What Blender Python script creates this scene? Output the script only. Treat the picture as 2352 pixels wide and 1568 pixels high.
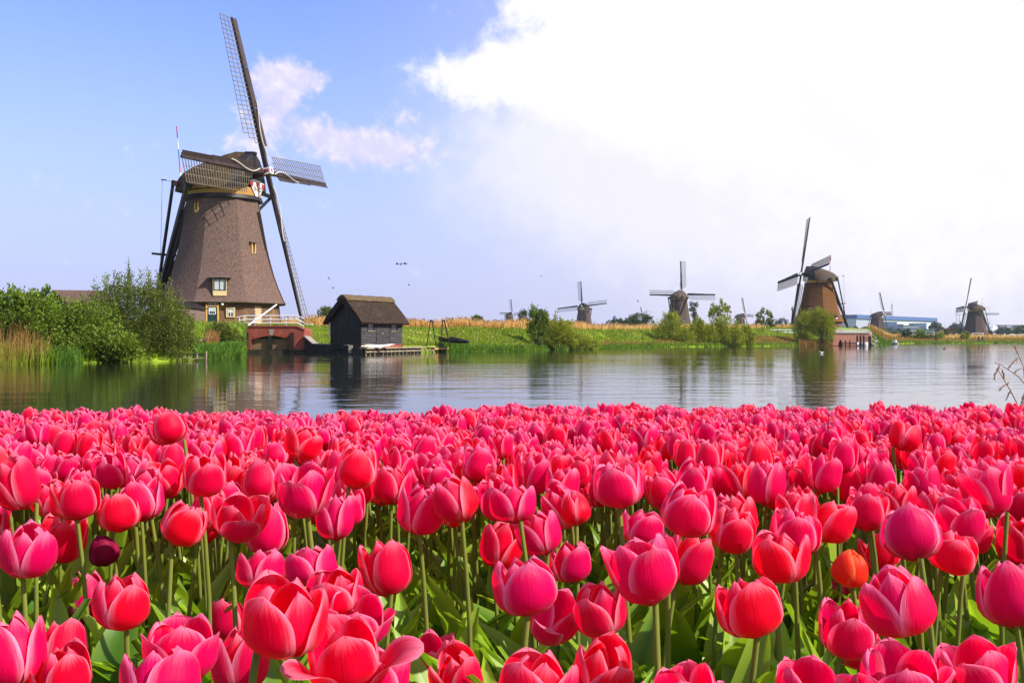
import bpy, bmesh, math, random
import numpy as np
from mathutils import Vector, Matrix
from mathutils.bvhtree import BVHTree

for o in list(bpy.data.objects):
    bpy.data.objects.remove(o)
SC = bpy.context.scene
COL = SC.collection
random.seed(7)
RNG = np.random.default_rng(11)
R = math.radians

# ------------------------------------------------------------------ camera
EYE = 1.04                        # eye height above the canal, metres
FPX = 2287.0                      # focal length in units of a 2352 wide picture
cam_data = bpy.data.cameras.new('camera')
cam = bpy.data.objects.new('camera', cam_data)
COL.objects.link(cam)
cam.location = (0, 0, EYE)
cam.rotation_euler = (R(90), 0, 0)
cam_data.sensor_width = 36.0
cam_data.lens = 36.0 * FPX / 2352.0
cam_data.shift_y = -4.0 / 2352.0
cam_data.clip_start = 0.05
cam_data.clip_end = 12000
SC.camera = cam

# ------------------------------------------------------------------ light
SUN_AZ = R(68)                    # from -Y (towards the viewer) round to +X
SUN_EL = R(40)
sun_dir = Vector((math.sin(SUN_AZ) * math.cos(SUN_EL), -math.cos(SUN_AZ) * math.cos(SUN_EL), math.sin(SUN_EL)))
sd = bpy.data.lights.new('sun', 'SUN')
sd.energy = 5.0
sd.angle = R(0.5)
sd.color = (1.0, 0.93, 0.82)
sun = bpy.data.objects.new('sun', sd)
COL.objects.link(sun)
sun.location = (60, -30, 60)
sun.rotation_euler = (-sun_dir).to_track_quat('-Z', 'Y').to_euler()

SC.view_settings.view_transform = 'Standard'
SC.view_settings.look = 'None'
SC.view_settings.exposure = 0.55
SC.view_settings.gamma = 1.0
SC.view_settings.use_curve_mapping = False
SC.cycles.use_denoising = True
SC.cycles.max_bounces = 8
SC.cycles.transparent_max_bounces = 8
SC.cycles.caustics_reflective = False
SC.cycles.caustics_refractive = False


class NT:
    """Small helper for writing node trees."""
    def __init__(self, tree):
        self.t = tree
        tree.nodes.clear()

    def n(self, kind, **kw):
        nd = self.t.nodes.new(kind)
        for k, v in kw.items():
            setattr(nd, k, v)
        return nd

    def put(self, sock, v):
        if isinstance(v, bpy.types.NodeSocket):
            self.t.links.new(v, sock)
        elif v is not None:
            if sock.type == 'RGBA' and len(v) == 3:
                v = (*v, 1.0)
            sock.default_value = v

    def math(self, op, a, b=None, c=None, clamp=False):
        nd = self.n('ShaderNodeMath', operation=op, use_clamp=clamp)
        for i, v in enumerate((a, b, c)):
            if v is not None:
                self.put(nd.inputs[i], v)
        return nd.outputs[0]

    def mix(self, fac, a, b, mode='MIX'):
        nd = self.n('ShaderNodeMix', data_type='RGBA', blend_type=mode)
        nd.clamp_factor = True
        self.put(nd.inputs['Factor'], fac)
        ra = [s for s in nd.inputs if s.type == 'RGBA']
        self.put(ra[0], a)
        self.put(ra[1], b)
        return [s for s in nd.outputs if s.type == 'RGBA'][0]

    def noise(self, vec, scale, detail=4.0, rough=0.55, dist=0.0):
        nd = self.n('ShaderNodeTexNoise')
        if vec is not None:
            self.put(nd.inputs['Vector'], vec)
        nd.inputs['Scale'].default_value = scale
        nd.inputs['Detail'].default_value = detail
        nd.inputs['Roughness'].default_value = rough
        nd.inputs['Distortion'].default_value = dist
        return nd.outputs['Fac']

    def smooth(self, v, lo, hi, a=0.0, b=1.0):
        nd = self.n('ShaderNodeMapRange', interpolation_type='SMOOTHSTEP')
        self.put(nd.inputs['Value'], v)
        nd.inputs['From Min'].default_value = lo
        nd.inputs['From Max'].default_value = hi
        nd.inputs['To Min'].default_value = a
        nd.inputs['To Max'].default_value = b
        return nd.outputs['Result']


def az_el(x, y):
    """Azimuth and elevation (degrees) of a picture point of the photograph, for laying out the clouds."""
    a = math.atan((x - 1176) / FPX)
    return math.degrees(a), math.degrees(math.atan((780 - y) / FPX * math.cos(a)))


world = bpy.data.worlds.new('World')
SC.world = world
world.use_nodes = True
w = NT(world.node_tree)
sky = w.n('ShaderNodeTexSky', sky_type='NISHITA')
sky.sun_disc = False
sky.sun_elevation = SUN_EL
sky.sun_rotation = R(180) - SUN_AZ
sky.altitude = 0
sky.air_density = 1.0
sky.dust_density = 0.6
sky.ozone_density = 1.6
SKY_K = 0.1
tc = w.n('ShaderNodeTexCoord').outputs['Generated']
sep = w.n('ShaderNodeSeparateXYZ')
w.put(sep.inputs[0], tc)
azim = w.math('MULTIPLY', w.math('ARCTAN2', sep.outputs[0], sep.outputs[1]), 180 / math.pi)
elev = w.math('MULTIPLY', w.math('ARCSINE', sep.outputs[2]), 180 / math.pi)
comb = w.n('ShaderNodeCombineXYZ')
w.put(comb.inputs[0], azim)
w.put(comb.inputs[1], elev)
aev = comb.outputs[0]


def blobs(items):
    tot = None
    for (px, py, rx, ry, amp) in items:
        a0, e0 = az_el(px, py)
        k = 57.3 / FPX
        dx = w.math('DIVIDE', w.math('SUBTRACT', azim, a0), rx * k)
        dy = w.math('DIVIDE', w.math('SUBTRACT', elev, e0), ry * k)
        q = w.math('ADD', w.math('MULTIPLY', dx, dx), w.math('MULTIPLY', dy, dy))
        g = w.math('MULTIPLY', w.math('EXPONENT', w.math('MULTIPLY', q, -1.0)), amp)
        tot = g if tot is None else w.math('ADD', tot, g)
    return tot


# big bright cumulus bank over the right half of the view
n_big = w.noise(aev, 0.16, 3, 0.5, 0.2)
n_mid = w.noise(aev, 0.42, 7, 0.62, 0.35)
puff = w.math('ADD', w.math('MULTIPLY', w.math('SUBTRACT', n_big, 0.5), 0.5), w.math('MULTIPLY', w.math('SUBTRACT', n_mid, 0.5), 1.5))
n_fine = w.noise(aev, 1.15, 6, 0.62, 0.2)
puff2 = w.math('ADD', w.math('MULTIPLY', w.math('SUBTRACT', n_mid, 0.5), 1.6), w.math('MULTIPLY', w.math('SUBTRACT', n_fine, 0.5), 1.3))
big = blobs([(1560, -60, 480, 120, 0.95), (1130, 180, 185, 62, 0.75), (1500, 200, 330, 105, 0.75), (1850, 120, 480, 210, 1.0), (2350, 100, 560, 330, 1.1), (2900, 200, 700, 500, 1.0)])
xbig = w.math('ADD', big, w.math('ADD', w.math('MULTIPLY', puff, 0.6), w.math('MULTIPLY', w.math('SUBTRACT', n_fine, 0.5), 0.5)))
lowk = w.smooth(elev, 14.5, 10.5)
m_big = w.math('ADD', w.math('MULTIPLY', w.smooth(xbig, 0.32, 0.78), w.math('SUBTRACT', 1.0, lowk)), w.math('MULTIPLY', w.smooth(xbig, 0.1, 1.15), lowk))
m_soft = w.smooth(w.math('ADD', blobs([(1450, 330, 480, 170, 0.75), (1750, 420, 600, 260, 0.75), (2400, 400, 760, 330, 1.0)]), w.math('MULTIPLY', puff, 0.45)), 0.15, 1.1, 0.0, 0.85)
# small soft clouds left of the middle
small = blobs([(640, 185, 80, 45, 0.75), (715, 180, 48, 30, 0.65), (600, 300, 62, 110, 0.62), (650, 245, 45, 55, 0.5), (725, 310, 60, 48, 0.7), (805, 340, 85, 48, 0.68), (890, 345, 80, 52, 0.68), (1000, 340, 130, 60, 0.42), (940, 250, 60, 28, 0.4), (330, 480, 190, 70, 0.36), (480, 330, 90, 50, 0.25)])
m_small = w.smooth(w.math('ADD', w.math('MULTIPLY', small, 1.1), w.math('MULTIPLY', puff2, 1.0)), 0.3, 1.05, 0.0, 0.9)
# lilac grey shading inside the bright bank
shade = w.math('MULTIPLY', w.smooth(w.noise(aev, 0.13, 5, 0.6, 0.4), 0.42, 0.7), w.smooth(elev, 20.0, 6.0, 0.6, 1.0))
# scattered clouds elsewhere round the sky, so that it goes on outside the view
n_far = w.noise(aev, 0.035, 7, 0.6, 0.2)
away = w.smooth(w.math('ABSOLUTE', azim), 34, 60)
m_far = w.math('MULTIPLY', w.math('MULTIPLY', w.smooth(n_far, 0.52, 0.7, 0.0, 0.6), away), w.smooth(elev, 0, 12))
# hazy air that whitens towards the horizon
hz = w.smooth(elev, 0.0, 21.0, 1.0, 0.0)
veil = w.smooth(azim, -14.0, 24.0, 0.0, 1.0)
SKYC = dict(haze=(3.6, 3.95, 6.15), veil=(5.9, 5.8, 6.75), white=(7.4, 7.3, 7.45), pink=(6.4, 5.5, 6.9))
base = w.mix(1.0, sky.outputs[0], (1.16, 1.17, 1.78), 'MULTIPLY')
c1 = w.mix(w.math('MULTIPLY', w.math('POWER', hz, 1.3), 0.92), base, SKYC['haze'])
c2 = w.mix(w.math('MULTIPLY', veil, w.smooth(elev, 0.0, 16.0, 0.62, 0.9)), c1, SKYC['veil'])
c3 = w.mix(m_small, c2, w.mix(w.smooth(puff2, -0.15, 0.45), (5.3, 5.1, 6.6), (7.0, 6.4, 7.2)))
c4 = w.mix(m_soft, w.mix(m_far, c3, SKYC['white']), (6.6, 6.45, 7.05))
c5 = w.mix(m_big, c4, w.mix(w.math('MULTIPLY', shade, 0.55), SKYC['white'], (6.0, 5.9, 6.9)))
bg = w.n('ShaderNodeBackground')
w.put(bg.inputs[0], c5)
bg.inputs[1].default_value = SKY_K
wo = w.n('ShaderNodeOutputWorld')
w.put(wo.inputs[0], bg.outputs[0])


# ------------------------------------------------------------------ materials
MATS = {}


def new_mat(name):
    m = bpy.data.materials.new(name)
    m.use_nodes = True
    MATS[name] = m
    return m, NT(m.node_tree)


def rough_mat(name, a, b, rough=0.8, scale=3.0, stretch=(1, 1, 1), bump=0.0, bump_scale=20.0, bump_dist=0.02, spec=0.3, c=None, cscale=0.6, cpos=(0.52, 0.68)):
    """Two-tone weathered surface; c is a third colour in larger patches."""
    m, t = new_mat(name)
    co = t.n('ShaderNodeTexCoord').outputs['Object']
    mp = t.n('ShaderNodeMapping')
    t.put(mp.inputs['Vector'], co)
    mp.inputs['Scale'].default_value = stretch
    v = mp.outputs[0]
    col = t.mix(t.smooth(t.noise(v, scale, 5, 0.65), 0.3, 0.7), a, b)
    if c is not None:
        col = t.mix(t.smooth(t.noise(co, cscale, 4, 0.6), *cpos), col, c)
    p = t.n('ShaderNodeBsdfPrincipled')
    t.put(p.inputs['Base Color'], col)
    p.inputs['Roughness'].default_value = rough
    p.inputs['Specular IOR Level'].default_value = spec
    if bump:
        bm = t.n('ShaderNodeBump')
        bm.inputs['Strength'].default_value = bump
        bm.inputs['Distance'].default_value = bump_dist
        t.put(bm.inputs['Height'], t.noise(v, bump_scale, 4, 0.7))
        t.put(p.inputs['Normal'], bm.outputs[0])
    o = t.n('ShaderNodeOutputMaterial')
    t.put(o.inputs[0], p.outputs[0])
    return m


def leaf_mat(name, dark, light, trans=0.3, rough=0.5, spec=0.25, third=None, patch=0.35):
    """Foliage: the point attribute 'tint' runs from 0 to 1 over the leaves."""
    m, t = new_mat(name)
    at = t.n('ShaderNodeAttribute', attribute_name='tint')
    col = t.mix(at.outputs['Fac'], dark, light)
    if third is not None:
        co = t.n('ShaderNodeTexCoord').outputs['Object']
        col = t.mix(t.smooth(t.noise(co, patch, 3, 0.6), 0.45, 0.7), col, third)
    p = t.n('ShaderNodeBsdfPrincipled')
    t.put(p.inputs['Base Color'], col)
    p.inputs['Roughness'].default_value = rough
    p.inputs['Specular IOR Level'].default_value = spec
    tr = t.n('ShaderNodeBsdfTranslucent')
    t.put(tr.inputs['Color'], t.mix(1.0, col, (1.25, 1.3, 0.7), 'MULTIPLY'))
    ms = t.n('ShaderNodeMixShader')
    ms.inputs[0].default_value = trans
    t.put(ms.inputs[1], p.outputs[0])
    t.put(ms.inputs[2], tr.outputs[0])
    o = t.n('ShaderNodeOutputMaterial')
    t.put(o.inputs[0], ms.outputs[0])
    return m


def plain(name, col, rough=0.6, spec=0.4, metal=0.0):
    m, t = new_mat(name)
    co = t.n('ShaderNodeTexCoord').outputs['Object']
    c = t.mix(t.smooth(t.noise(co, 6.0, 4, 0.6), 0.3, 0.75), tuple(x * 0.86 for x in col), tuple(min(1, x * 1.06) for x in col))
    p = t.n('ShaderNodeBsdfPrincipled')
    t.put(p.inputs['Base Color'], c)
    p.inputs['Roughness'].default_value = rough
    p.inputs['Specular IOR Level'].default_value = spec
    p.inputs['Metallic'].default_value = metal
    o = t.n('ShaderNodeOutputMaterial')
    t.put(o.inputs[0], p.outputs[0])
    return m


rough_mat('thatch', (0.088, 0.056, 0.047), (0.20, 0.132, 0.108), 0.95, 11.0, (1, 1, 0.35), 1.0, 22.0, 0.05, 0.1, c=(0.125, 0.09, 0.082), cscale=0.3, cpos=(0.45, 0.9))
rough_mat('thatch_gold', (0.10, 0.045, 0.017), (0.20, 0.092, 0.033), 0.95, 5.0, (1, 1, 0.4), 0.9, 9.0, 0.06, 0.1)
rough_mat('cap_far', (0.05, 0.036, 0.027), (0.085, 0.062, 0.045), 0.95, 3.0)
rough_mat('quay_brick', (0.40, 0.17, 0.11), (0.56, 0.27, 0.18), 0.85, 2.0, (1, 1, 3.5), 0.4, 20.0, 0.01, 0.25)
rough_mat('thatch_far', (0.06, 0.044, 0.04), (0.10, 0.072, 0.064), 0.95, 3.0, (1, 1, 0.5), 0.6, 4.0, 0.08, 0.1)
rough_mat('cap_thatch', (0.022, 0.014, 0.008), (0.115, 0.073, 0.034), 0.95, 5.0, (1, 1, 0.6), 1.0, 14.0, 0.06, 0.1, c=(0.06, 0.048, 0.02), cscale=0.9)
rough_mat('shed_thatch', (0.016, 0.011, 0.009), (0.065, 0.043, 0.031), 0.95, 7.0, (1, 1, 0.5), 1.0, 16.0, 0.05, 0.1, c=(0.05, 0.042, 0.03), cscale=1.2)
rough_mat('ridge_straw', (0.075, 0.052, 0.030), (0.16, 0.115, 0.066), 0.95, 9.0, (1, 1, 1), 0.8, 20.0, 0.03, 0.1)
rough_mat('tarred_wood', (0.008, 0.007, 0.007), (0.024, 0.018, 0.017), 0.55, 3.0, (1, 1, 1), 0.4, 12.0, 0.01, 0.35, c=(0.04, 0.029, 0.024), cscale=2.2, cpos=(0.62, 0.75))
rough_mat('spar_wood', (0.014, 0.008, 0.008), (0.04, 0.022, 0.018), 0.6, 2.5, (1, 1, 1), 0.3, 10.0, 0.01, 0.35, c=(0.13, 0.10, 0.09), cscale=3.4, cpos=(0.68, 0.76))
rough_mat('lath_wood', (0.12, 0.10, 0.075), (0.24, 0.2, 0.15), 0.7, 4.0)
rough_mat('lath_dark', (0.022, 0.020, 0.022), (0.05, 0.045, 0.046), 0.7, 4.0)
rough_mat('old_plank', (0.13, 0.085, 0.075), (0.25, 0.175, 0.155), 0.85, 3.0, (0.6, 1, 6), 0.4, 12.0, 0.01)
rough_mat('gate_plank', (0.13, 0.085, 0.045), (0.27, 0.185, 0.095), 0.85, 3.0, (0.5, 1, 6), 0.5, 12.0, 0.01, c=(0.07, 0.06, 0.035), cscale=1.3)
rough_mat('shed_plank', (0.026, 0.021, 0.024), (0.058, 0.047, 0.052), 0.7, 3.0, (0.5, 0.5, 6), 0.4, 12.0, 0.008, 0.4)
rough_mat('grey_wood', (0.17, 0.13, 0.085), (0.40, 0.33, 0.23), 0.85, 4.0, (1, 1, 1), 0.4, 14.0, 0.01)
rough_mat('wet_wood', (0.016, 0.013, 0.010), (0.05, 0.04, 0.028), 0.6, 4.0)
rough_mat('bridge_brick', (0.20, 0.042, 0.03), (0.33, 0.082, 0.055), 0.85, 3.0, (1, 1, 3.5), 0.5, 26.0, 0.01, 0.25, c=(0.38, 0.11, 0.075), cscale=0.8)
rough_mat('base_brick', (0.075, 0.043, 0.03), (0.17, 0.098, 0.062), 0.9, 6.0, (1, 1, 3.5), 0.6, 26.0, 0.012, 0.2, c=(0.24, 0.125, 0.055), cscale=0.5, cpos=(0.5, 0.7))
rough_mat('pale_brick', (0.42, 0.26, 0.15), (0.58, 0.39, 0.25), 0.9, 6.0, (1, 1, 3.5), 0.4, 30.0, 0.008)
rough_mat('tar_stone', (0.012, 0.012, 0.012), (0.045, 0.043, 0.042), 0.7, 5.0, (1, 1, 1), 0.6, 10.0, 0.03, 0.3, c=(0.2, 0.19, 0.18), cscale=2.6, cpos=(0.66, 0.72))
rough_mat('coping', (0.2, 0.18, 0.15), (0.36, 0.33, 0.28), 0.85, 6.0)
rough_mat('rubble', (0.12, 0.11, 0.10), (0.3, 0.28, 0.25), 0.9, 4.0, (1, 1, 1), 0.6, 8.0, 0.03)
rough_mat('soil', (0.018, 0.013, 0.009), (0.05, 0.036, 0.024), 0.95, 14.0, (1, 1, 1), 1.0, 30.0, 0.02, 0.15)
rough_mat('brown_tile', (0.055, 0.035, 0.028), (0.11, 0.065, 0.05), 0.85, 6.0)
rough_mat('bark', (0.035, 0.028, 0.02), (0.09, 0.075, 0.055), 0.9, 5.0)
plain('white_paint', (0.80, 0.80, 0.80), 0.4)
plain('yellow_paint', (0.70, 0.42, 0.10), 0.5)
plain('cream_paint', (0.74, 0.58, 0.27), 0.5)
plain('green_paint', (0.012, 0.045, 0.042), 0.35)
plain('red_paint', (0.55, 0.025, 0.03), 0.45)
plain('blue_paint', (0.05, 0.16, 0.34), 0.45)
plain('dark_frame', (0.02, 0.022, 0.024), 0.5)
plain('rope', (0.52, 0.48, 0.42), 0.9)
plain('dark_iron', (0.025, 0.024, 0.026), 0.5)
plain('curtain', (0.50, 0.54, 0.56), 0.8)
plain('band_paint', (0.52, 0.27, 0.07), 0.55)
plain('factory_white', (0.50, 0.54, 0.64), 0.6)  # bluish haze of distance mixed into the factory wall colours
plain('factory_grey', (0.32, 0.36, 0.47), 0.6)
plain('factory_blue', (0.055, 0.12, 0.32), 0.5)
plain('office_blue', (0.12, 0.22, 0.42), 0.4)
plain('far_grey', (0.34, 0.38, 0.46), 0.7)  # far building greys and darks also carry painted bluish haze
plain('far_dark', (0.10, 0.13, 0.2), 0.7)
plain('orange_paint', (0.75, 0.22, 0.06), 0.5)
plain('skin', (0.5, 0.3, 0.22), 0.6)
plain('cloth_dark', (0.03, 0.03, 0.045), 0.9)
plain('cloth_white', (0.7, 0.7, 0.7), 0.9)
plain('cloth_red', (0.3, 0.05, 0.05), 0.9)
plain('feather_dark', (0.03, 0.028, 0.03), 0.7)
plain('feather_white', (0.7, 0.68, 0.64), 0.7)
m, t = new_mat('glass')
p = t.n('ShaderNodeBsdfPrincipled')
p.inputs['Base Color'].default_value = (0.03, 0.035, 0.04, 1)
p.inputs['Roughness'].default_value = 0.06
p.inputs['Specular IOR Level'].default_value = 0.6
o_ = t.n('ShaderNodeOutputMaterial')
t.put(o_.inputs[0], p.outputs[0])

leaf_mat('leaf_elder', (0.028, 0.062, 0.006), (0.21, 0.31, 0.022), 0.3, third=(0.14, 0.19, 0.018))
leaf_mat('leaf_willow', (0.036, 0.056, 0.010), (0.20, 0.245, 0.030), 0.3, third=(0.11, 0.125, 0.022))
leaf_mat('leaf_bright', (0.075, 0.105, 0.008), (0.40, 0.43, 0.034), 0.35)
leaf_mat('leaf_dark', (0.016, 0.034, 0.010), (0.060, 0.105, 0.025), 0.25)
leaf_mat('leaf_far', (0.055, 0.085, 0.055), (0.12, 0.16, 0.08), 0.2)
leaf_mat('leaf_hazed', (0.045, 0.075, 0.095), (0.085, 0.13, 0.13), 0.2)  # distance haze painted in as a bluish leaf colour
leaf_mat('leaf_brown', (0.06, 0.045, 0.02), (0.16, 0.12, 0.045), 0.2)
leaf_mat('reed_gold', (0.42, 0.235, 0.08), (0.85, 0.53, 0.20), 0.3, 0.7)
leaf_mat('reed_plume', (0.11, 0.07, 0.05), (0.24, 0.16, 0.11), 0.3, 0.8)
leaf_mat('grass_bank', (0.085, 0.145, 0.008), (0.27, 0.36, 0.020), 0.35, third=(0.24, 0.25, 0.035), patch=0.22)
leaf_mat('grass_iris', (0.04, 0.105, 0.012), (0.17, 0.32, 0.03), 0.35)
leaf_mat('grass_dry', (0.20, 0.10, 0.03), (0.46, 0.26, 0.09), 0.3, 0.8)
leaf_mat('tulip_leaf', (0.07, 0.18, 0.012), (0.36, 0.55, 0.035), 0.45, 0.36, 0.5)
leaf_mat('tulip_stem', (0.10, 0.15, 0.02), (0.21, 0.24, 0.04), 0.15, 0.45)


def petal_mat(name, core, edge, shade):
    """u (across, -1..1 stored as 0..1) and v (base to tip) come from the UV map: crimson centre, paler pink margin, tip paled further as painted sun sheen."""
    m, t = new_mat(name)
    uv = t.n('ShaderNodeUVMap')
    s = t.n('ShaderNodeSeparateXYZ')
    t.put(s.inputs[0], uv.outputs[0])
    u = t.math('ABSOLUTE', t.math('SUBTRACT', t.math('MULTIPLY', s.outputs[0], 2.0), 1.0))
    v = s.outputs[1]
    co = t.n('ShaderNodeTexCoord').outputs['Object']
    # fine streaks along the petal
    cb = t.n('ShaderNodeCombineXYZ')
    t.put(cb.inputs[0], t.math('MULTIPLY', s.outputs[0], 30.0))
    t.put(cb.inputs[1], t.math('MULTIPLY', v, 2.0))
    st = t.noise(cb.outputs[0], 1.0, 3, 0.6)
    e = t.math('MAXIMUM', t.math('POWER', u, 2.6), t.math('MULTIPLY', t.math('POWER', v, 3.4), 0.80))  # tip paled like sunlit sheen, on top of the flower's own paler margin
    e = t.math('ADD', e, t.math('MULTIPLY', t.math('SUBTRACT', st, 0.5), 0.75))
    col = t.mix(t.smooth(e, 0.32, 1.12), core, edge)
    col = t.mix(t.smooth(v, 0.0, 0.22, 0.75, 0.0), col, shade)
    oi = t.n('ShaderNodeObjectInfo')
    hs = t.n('ShaderNodeHueSaturation')
    t.put(hs.inputs['Hue'], t.math('ADD', 0.494, t.math('MULTIPLY', oi.outputs['Random'], 0.012)))
    t.put(hs.inputs['Value'], t.math('ADD', 0.88, t.math('MULTIPLY', oi.outputs['Random'], 0.2)))
    t.put(hs.inputs['Color'], col)
    col = hs.outputs[0]
    p = t.n('ShaderNodeBsdfPrincipled')
    t.put(p.inputs['Base Color'], col)
    p.inputs['Roughness'].default_value = 0.45
    p.inputs['Specular IOR Level'].default_value = 0.16
    p.inputs['Sheen Weight'].default_value = 0.05
    p.inputs['Sheen Roughness'].default_value = 0.4
    bm = t.n('ShaderNodeBump')
    bm.inputs['Strength'].default_value = 0.5
    bm.inputs['Distance'].default_value = 0.0012
    t.put(bm.inputs['Height'], st)
    t.put(p.inputs['Normal'], bm.outputs[0])
    tr = t.n('ShaderNodeBsdfTranslucent')
    t.put(tr.inputs['Color'], t.mix(1.0, col, (1.15, 0.3, 0.45), 'MULTIPLY'))
    ms = t.n('ShaderNodeMixShader')
    ms.inputs[0].default_value = 0.44
    t.put(ms.inputs[1], p.outputs[0])
    t.put(ms.inputs[2], tr.outputs[0])
    o = t.n('ShaderNodeOutputMaterial')
    t.put(o.inputs[0], ms.outputs[0])


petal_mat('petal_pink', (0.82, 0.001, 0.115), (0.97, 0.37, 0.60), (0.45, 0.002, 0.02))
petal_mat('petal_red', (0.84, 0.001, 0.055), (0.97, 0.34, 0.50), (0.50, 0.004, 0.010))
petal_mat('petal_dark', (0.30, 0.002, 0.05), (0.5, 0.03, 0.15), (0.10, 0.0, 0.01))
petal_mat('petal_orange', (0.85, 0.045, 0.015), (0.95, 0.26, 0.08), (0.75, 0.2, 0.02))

# canal water
m, t = new_mat('water')
co = t.n('ShaderNodeTexCoord').outputs['Object']
mp = t.n('ShaderNodeMapping')
t.put(mp.inputs['Vector'], co)
mp.inputs['Scale'].default_value = (0.55, 1.0, 1.0)
v = mp.outputs[0]
patch = t.smooth(t.noise(co, 0.045, 3, 0.6), 0.36, 0.64, 0.25, 1.0)
h1 = t.noise(v, 0.9, 3, 0.5)
h2 = t.noise(v, 4.2, 3, 0.55)
hh = t.math('ADD', h1, t.math('MULTIPLY', h2, 0.22))
bm = t.n('ShaderNodeBump')
bm.inputs['Strength'].default_value = 1.0
bm.inputs['Distance'].default_value = 0.026
t.put(bm.inputs['Height'], t.math('MULTIPLY', hh, patch))
p = t.n('ShaderNodeBsdfPrincipled')
p.inputs['Base Color'].default_value = (0.016, 0.020, 0.011, 1)
p.inputs['Roughness'].default_value = 0.035
p.inputs['IOR'].default_value = 1.33
p.inputs['Specular Tint'].default_value = (0.77, 0.745, 0.76, 1)
t.put(p.inputs['Normal'], bm.outputs[0])
o_ = t.n('ShaderNodeOutputMaterial')
t.put(o_.inputs[0], p.outputs[0])

# grassy polder ground
m, t = new_mat('meadow')
co = t.n('ShaderNodeTexCoord').outputs['Object']
c = t.mix(t.smooth(t.noise(co, 0.5, 5, 0.65), 0.35, 0.7), (0.10, 0.17, 0.010), (0.22, 0.31, 0.022))
c = t.mix(t.smooth(t.noise(co, 0.12, 4, 0.6), 0.55, 0.72), c, (0.22, 0.17, 0.045))
p = t.n('ShaderNodeBsdfPrincipled')
t.put(p.inputs['Base Color'], c)
p.inputs['Roughness'].default_value = 0.95
p.inputs['Specular IOR Level'].default_value = 0.1
bm = t.n('ShaderNodeBump')
bm.inputs['Strength'].default_value = 0.8
bm.inputs['Distance'].default_value = 0.1
t.put(bm.inputs['Height'], t.noise(co, 5.0, 4, 0.7))
t.put(p.inputs['Normal'], bm.outputs[0])
o_ = t.n('ShaderNodeOutputMaterial')
t.put(o_.inputs[0], p.outputs[0])


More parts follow.
